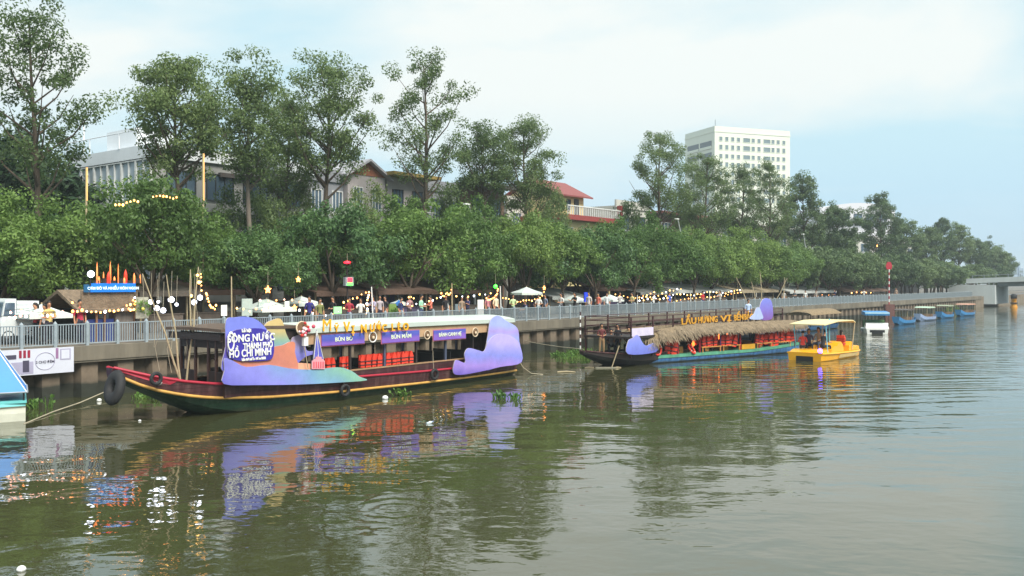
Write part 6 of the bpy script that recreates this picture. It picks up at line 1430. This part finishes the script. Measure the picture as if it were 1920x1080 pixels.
orn.location = st_.matrix_basis @ Vector((wd * .45, -.38, zs1)) if False else (p + U * (wd * .25) - IN * .38 + Vector((0, 0, zs1)))
for i, (x, h_, r_) in enumerate([(0, .9, .035), (.3, .5, .03), (.62, .95, .035), (.5, .5, .08), (.95, .85, .025), (1.3, .6, .08), (1.65, .45, .05), (.1, .3, .05), (.8, .3, .05), (1.2, .25, .05), (1.95, .4, .03)]):
    mb = MB(); mb.lathe([(.001, 0), (r_, 0), (r_ * .8, h_ * .7), (r_ * .3, h_ * .9), (.001, h_)], 8, c=(x, .04 * (i % 3), 0)); mb.build('tower_light', mat('ornament_glow', (255, 150, 90), .5, emit=.9, ecol=(255, 130, 60)) if i not in (3, 5) else mat('ornament_red', (170, 50, 40), .5, emit=.8, ecol=(255, 60, 30)), orn)
for i in range(6): mb = MB(); mb.box(-.1 + i * .36, .12 + i * .36, .0, .10, 0, .12 + .1 * (i % 2)); mb.build('block', DKWOOD, orn)
# flood lamp on the sign corner
t = thing('flood_lamp', 'round glaring flood lamp at the left end of the blue sign', 'lamp', p + U * (wd * .12) - IN * .45 + Vector((0, 0, zs1)), UANG)
mb = MB(); mb.tube([(0, 0, -.1), (0, 0, .3)], .03, 6); mb.build('stem', BLACKM, t); mb = MB(); mb.sph((0, -.05, .38), .14, 12, 8); mb.build('lamp_head', BULBW, t)

# parked van
VANW = mat('van_white', (208, 214, 214), .35, var=.05)
p = bank(8, 3.4); van = thing('parked_van', 'white light truck parked behind the railing under the parasol', 'van', p, UANG)
k_ = (bank(75, 3.4) - p).length / 3.2
prof = [(-.3, .35), (-.35, .95), (-.2, 1.1), (.05, 1.75), (.2, 1.85), (1.05, 1.85), (1.05, .9), (3.1, .9), (3.1, .35)]
mb = MB(); mb.ext([(x * k_, 0, z) for x, z in prof], (0, 1.55, 0)); mb.build('body', VANW, van)
mb = MB(); mb.box(1.1 * k_, 3.1 * k_, .0, 1.55, .905, 1.75); mb.build('cargo_box', VANW, van)
for i in range(5): mb = MB(); mb.box(1.12 * k_, 3.08 * k_, -.02, -.003, 1.0 + .15 * i, 1.06 + .15 * i); mb.build('cargo_rib', VANW, van)
mb = MB(); mb.ext([(-.08 * k_, -.012, 1.15), (.10 * k_, -.012, 1.68), (.92 * k_, -.012, 1.68), (.92 * k_, -.012, 1.15)], (0, .01, 0)); mb.build('side_window', GLASS, van)
mb = MB(); mb.ext([(-.205 * k_, .1, 1.12), (.03 * k_, .1, 1.70), (.03 * k_, 1.45, 1.70), (-.205 * k_, 1.45, 1.12)], (-.015, 0, .006)); mb.build('windscreen', GLASS, van)
for x in (.35, 2.5):
    for yy in (.0, 1.38):
        M = Matrix.Translation((x * k_, yy + .09, .32)) @ Matrix.Rotation(R(90), 4, 'X'); mb = MB(); mb.torus(.22, .1, 18, 8, M=M); w_ = mb.build('wheel', TYRE, van); mb = MB(); mb.lathe([(.001, .07), (.14, .05), (.15, -.05), (.001, -.05)], 12, M=M); mb.build('rim', mat('rim_steel', (170, 172, 176), .3, metal=.8), w_)
for yy in (.25, 1.2): mb = MB(); mb.sph((-.35 * k_, yy + .05, .75), .09, 8, 6, 0, (.5, 1, .8)); mb.build('headlight', WHT, van)

# advertising banner on the embankment
a = bank(-40, -.235, 0); b = bank(138, -.235, 0); wd = (b - a).length; t = thing('wall_banner', 'white printed market banner hung on the wall below the railing', 'banner', a, UANG)
zt_, zb_ = 2.03, 1.06; BNW = mat('banner_white', (206, 208, 220), .6, var=.05, vs=2); BLV = mat('banner_lavender', (164, 160, 184), .6, var=.1); BRD = mat('banner_red', (150, 34, 60), .6); BDK = mat('banner_dark', (70, 66, 86), .6); BMG = mat('banner_mauve', (150, 110, 150), .6)
def bx2(m, x0, x1, z0, z1, nm, y=.008):
    mb = MB(); mb.box(x0, x1, -.02 - y, -.0201 - (y - .004), z0, z1); mb.build(nm, m, t)
mb = MB(); mb.box(0, wd, -.02, 0, zb_, zt_); mb.build('sheet', BNW, t)
px2 = lambda x: (bank(x, -.235, 0) - a).length
bx2(BLV, px2(0), px2(62), zb_ + .05, zb_ + .5, 'cart_print'); bx2(BDK, px2(2), px2(30), zb_ + .62, zb_ + .78, 'cart_print'); bx2(BDK, px2(42), px2(54), zb_ + .12, zb_ + .55, 'figure_print', .012)
for i in range(3): bx2(BRD, px2(35 + i * 8), px2(40 + i * 8), zt_ - .32, zt_ - .04, 'awning_stripe', .012)
bx2(BMG, px2(104), px2(109), zt_ - .42, zt_ - .02, 'ornament_print'); bx2(BLV, px2(112), px2(132), zt_ - .48, zt_ - .06, 'window_print')
bx2(BNW, px2(114.5), px2(129.5), zt_ - .44, zt_ - .1, 'window_print', .012)
M = Matrix.Translation((px2(18), -.03, zb_ + .2)) @ Matrix.Rotation(R(90), 4, 'X'); mb = MB(); mb.torus(.15, .04, 20, 6, M=M); mb.build('wheel_print', BDK, t)
M = Matrix.Translation((px2(84), -.026, (zt_ + zb_) / 2)) @ Matrix.Rotation(R(90), 4, 'X'); mb = MB(); mb.torus(.36, .012, 30, 5, M=M, sy=.9); mb.build('medallion_print', BLV, t)
link('lettering', text_mesh('2 CHỢ ĐÊM', .13, .003, BDK, .002, sx=1.0), t, (px2(84), -.03, zt_ - .52))

# lettered boards and notices along the promenade: column, row top, row bottom, width px, colour
for i, (x, yt, yb_, wpx, m_, lab, d) in enumerate([(266, 557, 597, 22, mat('board_speckle', (170, 166, 150), .7, var=.3, vs=9), 'tall speckled board with green leaves at the railing left of the poles', 2.0), (633, 575, 588, 16, mat('menu_green', (150, 206, 150), .5, emit=.5, ecol=(150, 230, 150)), 'small glowing green menu board', 1.6),
        (736, 570, 598, 16, mat('notice_green', (112, 140, 70), .6, var=.1), 'green standing notice left of the blue parasol', 2.2), (901, 562, 593, 15, WHT, 'tall plain white panel standing at the railing', 1.8), (838, 567, 578, 9, mat('notice_white', (196, 200, 196), .6), 'round-topped white notice behind the railing', 3.0),
        (858, 570, 584, 13, mat('notice_steel', (120, 134, 140), .5), 'steel grey notice frame behind the railing', 3.2), (1100, 548, 566, 14, mat('sign_royal', (30, 60, 190), .5, emit=.3, ecol=(30, 60, 220)), 'square blue sign left of the broad pale parasol', 4.0),
        (463, 560, 592, 20, mat('panel_pale', (176, 190, 182), .5), 'pale door panel behind the violet mountain top', 4.6), (495, 562, 592, 22, mat('panel_pale', (176, 190, 182), .5), 'pale glowing door panel right of the first one', 4.6), (538, 565, 582, 8, mat('panel_lit', (226, 226, 214), .5, emit=.5, ecol=(240, 236, 220)), 'narrow lit notice above the sand mountain', 4.0),
        (420, 572, 592, 10, mat('panel_lit', (226, 226, 214), .5), 'narrow pale notice beside the leaning trunk', 3.5)]):
    p = bank(x, d); wd = wpx / F * p.y * 1.15; t = thing('notice_board', lab, 'notice board', p, UANG, None); z1_, z0_ = zat(p, yt) - QZ, max(.25, zat(p, yb_) - QZ)
    mb = MB(); mb.box(-wd / 2, wd / 2, -.03, .03, z0_, z1_); mb.build('board', m_, t)
    mb = MB(); 
    for sg in (-1, 1): mb.box(sg * wd * .42 - .025, sg * wd * .42 + .025, .031, .08, 0, z1_)
    mb.build('stand', DKWOOD, t)
    if i in (0, 2): 
        lf = leaves([(random.uniform(-wd * .4, wd * .4), -.15, z0_ + random.uniform(.2, .8), .22) for _ in range(5)], 40, .12, 'garland', LEAF_WATER, seed=i); link('garland', lf, t, kind='stuff')
# traffic-style led clock on a post among the trees
p = bank(650, 4.0); t = thing('led_sign', 'red and green light display hanging among the leaves', 'sign', p, UANG); z_ = zat(p, 536) - QZ
mb = MB(); mb.tube([(.05, 0, 0), (.05, 0, z_ + 1.0)], .05, 7); mb.build('pole', DKWOOD, t); mb = MB(); mb.box(-.30, .30, -.25, -.05, z_, z_ + .5); mb.build('housing', mat('housing_grey', (150, 156, 162), .5), t)
mb = MB(); mb.box(-.14, .18, -.27, -.252, z_ + .22, z_ + .44); mb.build('red_light', BULBR, t); mb = MB(); mb.box(-.17, .21, -.27, -.252, z_ + .03, z_ + .16); mb.build('green_light', BULBG, t)
p = bank(651, 3.2); t = thing('red_lamp', 'small red lamp glowing in the crown above the light display', 'lamp', (p.x, p.y, zat(p, 492))); mb = MB(); mb.sph((0, 0, 0), .12, 8, 6, 0, (1.6, 1, .6)); mb.build('glow', BULBR, t); mb = MB(); mb.tube([(0, 0, .05), (0, 0, .5)], .012, 5); mb.build('cord', ROPE, t)
p = bank(929, 3.2); t = thing('green_lamp', 'green lamp glowing above the crescent of bulbs', 'lamp', (p.x, p.y, zat(p, 537))); mb = MB(); mb.sph((0, 0, 0), .13, 8, 6); mb.build('glow', BULBG, t); mb = MB(); mb.tube([(0, 0, .05), (0, 0, .8)], .012, 5); mb.build('cord', ROPE, t)

# ================================================================ STRINGS OF LAMPS
bulb_shape = MB().lathe([(.001, -.055), (.035, -.04), (.05, -.005), (.04, .03), (.02, .055), (.001, .06)], 8)
BULBS = {k: bulb_shape.mesh('bulb', m_) for k, m_ in (('y', BULBY), ('o', BULBO), ('p', BULBP), ('w', BULBW))}
WIRE = mat('wire_black', (30, 28, 28), .7)
NS = [0]
def light_string(pts, d, n, kinds, lab, sc_=1.0, dz=-.06):
    """lamps along a photo polyline, hung d metres inland of the wall face"""
    w_ = []
    for x, y in pts: p = bank(x, d); w_.append(Vector((p.x, p.y, zat(p, y))))
    o = w_[0].copy(); t = thing('light_string', lab, 'string lights', o, 0, 'strings of lamps'); rel = [v - o for v in w_]
    mb = MB(); mb.tube(rel, .010, 4); mb.build('wire', WIRE, t)
    ds = [0]
    for a, b in zip(rel, rel[1:]): ds.append(ds[-1] + (b - a).length)
    n = max(2, int(n * .8))
    for i in range(n):
        s = ds[-1] * (i + .5) / n; k = 0
        while k < len(ds) - 2 and ds[k + 1] < s: k += 1
        v = rel[k].lerp(rel[k + 1], (s - ds[k]) / max(1e-6, ds[k + 1] - ds[k]))
        ob = link('bulb', BULBS[kinds[i % len(kinds)]], t, v + Vector((0, 0, dz + random.uniform(-.07, .05)))); q = (.45 + .42 * sc_) * random.uniform(.7, 1.2); ob.scale = (q, q, q)
light_string([(-20, 594), (20, 592), (55, 590), (90, 590), (122, 580)], 1.2, 18, 'ppwp', 'rosy bulbs strung below the wide white parasol', 1.25)
light_string([(10, 582), (40, 580), (70, 586), (105, 584)], 1.6, 7, 'po', 'second sparse row of bulbs at the wide white parasol')
light_string([(132, 578), (145, 581), (170, 580), (195, 582), (215, 580), (235, 574), (248, 566), (254, 550)], 1.5, 20, 'oyow', 'orange bulbs sagging across the thatched stall front', 1.35)
light_string([(240, 573), (246, 583), (252, 574), (254, 560)], 2.0, 8, 'oy', 'V-shaped loop of bulbs at the right corner of the thatched stall', 1.2)
light_string([(130, 560), (150, 574), (180, 570)], 2.6, 5, 'o', 'three stray bulbs left of the thatched stall front')
light_string([(386, 545), (390, 560), (396, 572), (402, 577), (406, 568)], 1.5, 12, 'yo', 'tick-shaped yellow lamp motif left of the violet mountain', 1.1)
light_string([(376, 505), (377, 520), (378, 545)], 1.4, 7, 'yo', 'vertical lamps on the bamboo mast beside the tick motif')
light_string([(438, 577), (470, 580), (500, 576), (520, 570)], 2.0, 9, 'yo', 'bulbs along the near edge of the long cream canopy', 1.1)
light_string([(480, 562), (510, 560), (540, 560), (575, 566), (610, 570)], 2.6, 12, 'pyo', 'bulbs along the top of the long cream canopy', 1.1)
light_string([(555, 577), (580, 582), (605, 588), (625, 586), (650, 570)], 1.6, 11, 'wy', 'warm bulbs sagging above the yellow letters', 1.15)
light_string([(640, 568), (660, 560), (675, 552), (690, 545)], 1.8, 8, 'yo', 'bulbs climbing to the lit post', 1.1)
light_string([(692, 543), (690, 556), (688, 566), (689, 578), (687, 590)], 1.3, 14, 'yw', 'post wrapped in dense warm lamps behind the letter L', 1.6)
light_string([(752, 566), (775, 570), (800, 567), (815, 558), (830, 552)], 1.6, 13, 'yw', 'bulbs dipping below the blue parasol', 1.1)
light_string([(764, 557), (778, 556)], 2.4, 4, 'y', 'short row of four bulbs above the blue parasol')
light_string([(826, 548), (832, 554), (838, 548), (842, 553), (847, 540)], 1.4, 12, 'oy', 'zigzag yellow lamp motif left of the white panel', 1.1)
light_string([(850, 552), (870, 553), (895, 552), (912, 549), (925, 545)], 1.6, 9, 'yw', 'bulbs between the zigzag and the crescent', 1.1)
light_string([(911, 557), (918, 561), (926, 557), (932, 548), (934, 538)], 1.4, 16, 'yo', 'crescent of yellow lamps left of the striped parasol', 1.1)
light_string([(940, 556), (960, 562), (985, 563), (1008, 560), (1018, 550), (1021, 541)], 1.8, 20, 'oyy', 'yellow lamps along the hem of the striped parasol', 1.2)
light_string([(1150, 550), (1180, 556), (1200, 556), (1230, 545)], 2.0, 14, 'yo', 'yellow lamps starting at the brown awning', 1.3)
light_string([(1195, 562), (1215, 560), (1240, 558), (1262, 556)], 1.6, 12, 'wy', 'white and yellow lamps over the double-deck rail', 1.6)
light_string([(1200, 556), (1230, 554), (1250, 545), (1280, 540)], 3.0, 14, 'wyy', 'upper lamp row rising to the right above the double-deck rail', 1.5)
light_string([(1245, 555), (1275, 550), (1300, 552), (1330, 546), (1360, 548), (1390, 541)], 2.0, 30, 'yyw', 'dense yellow lamp row above the yellow boat letters', 1.7)
light_string([(1265, 562), (1300, 558), (1330, 556), (1360, 553), (1392, 546)], 3.2, 24, 'yo', 'lower yellow lamp row above the yellow boat letters', 1.4)
light_string([(1535, 552), (1560, 551)], 2.0, 2, 'o', 'two orange lamps above the cream canopy')
light_string([(1592, 548), (1612, 547), (1625, 547), (1637, 549)], 2.0, 7, 'yo', 'row of orange lamps left of the red-topped pole', 2.2)
light_string([(213, 384), (235, 378), (262, 374)], 2.2, 9, 'yo', 'bulbs draped over the crown top, lower run', 1.1)
light_string([(284, 366), (310, 366), (334, 368)], 2.2, 10, 'yo', 'bulbs draped over the crown top, upper run', 1.1)
# lit masts among the trees
for i, (x, y0, y1, d) in enumerate([(163, 314, 376, 9.2), (382, 288, 376, 9.2)]):
    p = bank(x, d); t = thing('lit_mast', ['short mast with a glowing orange strip above the crowns', 'taller mast with a glowing orange strip above the crowns'][i], 'mast', p, UANG); zt, zb = zat(p, y0) - QZ, zat(p, y1) - QZ
    mb = MB(); mb.tube([(0, .06, 0), (0, .06, zt)], .05, 8); mb.build('pole', BAMBOO, t); mb = MB(); mb.box(-.03, .03, -.02, .006, zb, zt); mb.build('light_strip', mat('strip_glow', (255, 190, 120), .5, emit=.45, ecol=(255, 170, 96)), t)
# star lanterns
for i, (x, y, d, lab) in enumerate([(503, 543, 2.5, 'large orange star lantern above the cream canopy'), (560, 524, 3.0, 'small orange lamp hanging from the crown'), (1021, 540, 2.2, 'orange star lantern right of the striped parasol'), (553, 577, 2.4, 'orange lamp on the cream canopy corner'), (1645, 461, 4.0, 'pale lamp high in the crowns left of the red reflector')]):
    p = bank(x, d); t = thing('star_lantern', lab, 'lantern', (p.x, p.y, zat(p, y)), UANG, 'star lanterns'); mb = MB(); pts = []
    for k in range(10): a = math.pi / 2 + k * math.pi / 5; r_ = (.16 if k % 2 == 0 else .07) * (1.3 if i == 0 else 1); pts.append((r_ * math.cos(a), 0, r_ * math.sin(a)))
    mb.ext(pts, (0, .06, 0)); mb.build('star', BULBO, t); mb = MB(); mb.tube([(0, .03, .12), (0, .03, .9)], .01, 5); mb.build('cord', ROPE, t)
# pavilion lamp posts and slender poles near the lamp rows
for i, (x, y0, d) in enumerate([(1195, 560, 2.5), (1205, 558, 3.0), (1296, 556, 2.5), (1305, 552, 2.8), (1330, 550, 2.5), (1376, 552, 2.6), (700, 548, 1.5), (435, 530, 2.0), (940, 545, 1.5), (848, 540, 1.5)]):
    p = bank(x, d); zt = zat(p, y0) - QZ; t = thing('lamp_row_pole', f'slender pale pole carrying the lamp rows, {nth(i)} of its kind', 'pole', p, 0, 'poles of the lamp rows'); mb = MB(); mb.tube([(0, 0, 0), (random.uniform(-.1, .1), 0, zt + .3)], [.045, .03], 6); mb.build('shaft', BAMBOO if i % 2 else WHT, t); mb = MB(); mb.lathe([(.12, 0), (.12, .05), (.05, .08)], 8); mb.build('foot', BLACKM, t)
for i, (xa, ya, xb, yb_, d) in enumerate([(1388, 520, 1404, 545, 2.0), (1412, 528, 1418, 560, 1.6), (1426, 510, 1428, 560, 1.4), (1465, 522, 1448, 545, 1.6), (1469, 520, 1466, 560, 1.8)]):
    a = bank(xb, d); t = thing('bamboo_mast', f'bare leaning bamboo by the violet cloud, {nth(i)} from the left', 'pole', a, 0, 'bare bamboo masts'); p = bank(xa, d); e = Vector((p.x - a.x, 0, zat(a, ya) - QZ)); mb = MB(); mb.tube([(0, 0, 0), e * .5 + Vector((.08, 0, 0)), e], [.05, .04, .02], 6); mb.build('cane', BAMBOO, t)
    mb = MB(); mb.tube([e, e + Vector((.15, 0, -.8)), e + Vector((.1, 0, -1.6))], .01, 5); mb.build('cord', ROPE, t)
# street lamps leaning over the tree tops
for i, (x, y0, y1) in enumerate([(1272, 412, 437), (1505, 440, 462), (885, 385, 404)]):
    p = bank(x + 5, 9.5); t = thing('street_lamp', ['pale leaning lamp arm above the crowns left of the tower', 'pale leaning lamp arm above the crowns right of the tower', 'white leaning lamp arm before the dark tin-roofed house'][i], 'street lamp', p, UANG)
    zt = zat(p, y0) - QZ; mb = MB(); mb.tube([(0, 0, 0), (0, 0, zt - 1.6), (-.7, 0, zt)], [.09, .07, .05], 8); mb.build('post', mat('lamp_galvanised', (176, 180, 178), .4), t); mb = MB(); mb.box(-1.2, -.65, -.12, .12, zt - .02, zt + .08); mb.build('lamp_head', WHT, t)

# ================================================================ AIR
hz = bpy.data.materials.new('haze_air'); hz.use_nodes = True; t_ = hz.node_tree; t_.nodes.clear()
ho = N(t_, 'ShaderNodeOutputMaterial'); hv = N(t_, 'ShaderNodeVolumePrincipled'); hv.inputs['Color'].default_value = (.80, .92, 1.0, 1); hv.inputs['Density'].default_value = 0.0005; hv.inputs['Anisotropy'].default_value = 0.0
L(t_, hv.outputs[0], ho.inputs['Volume'])
mb = MB(); mb.box(-4500, 5000, -700, 6000, -1.6, 82); mb.build('haze', hz, kind='stuff')
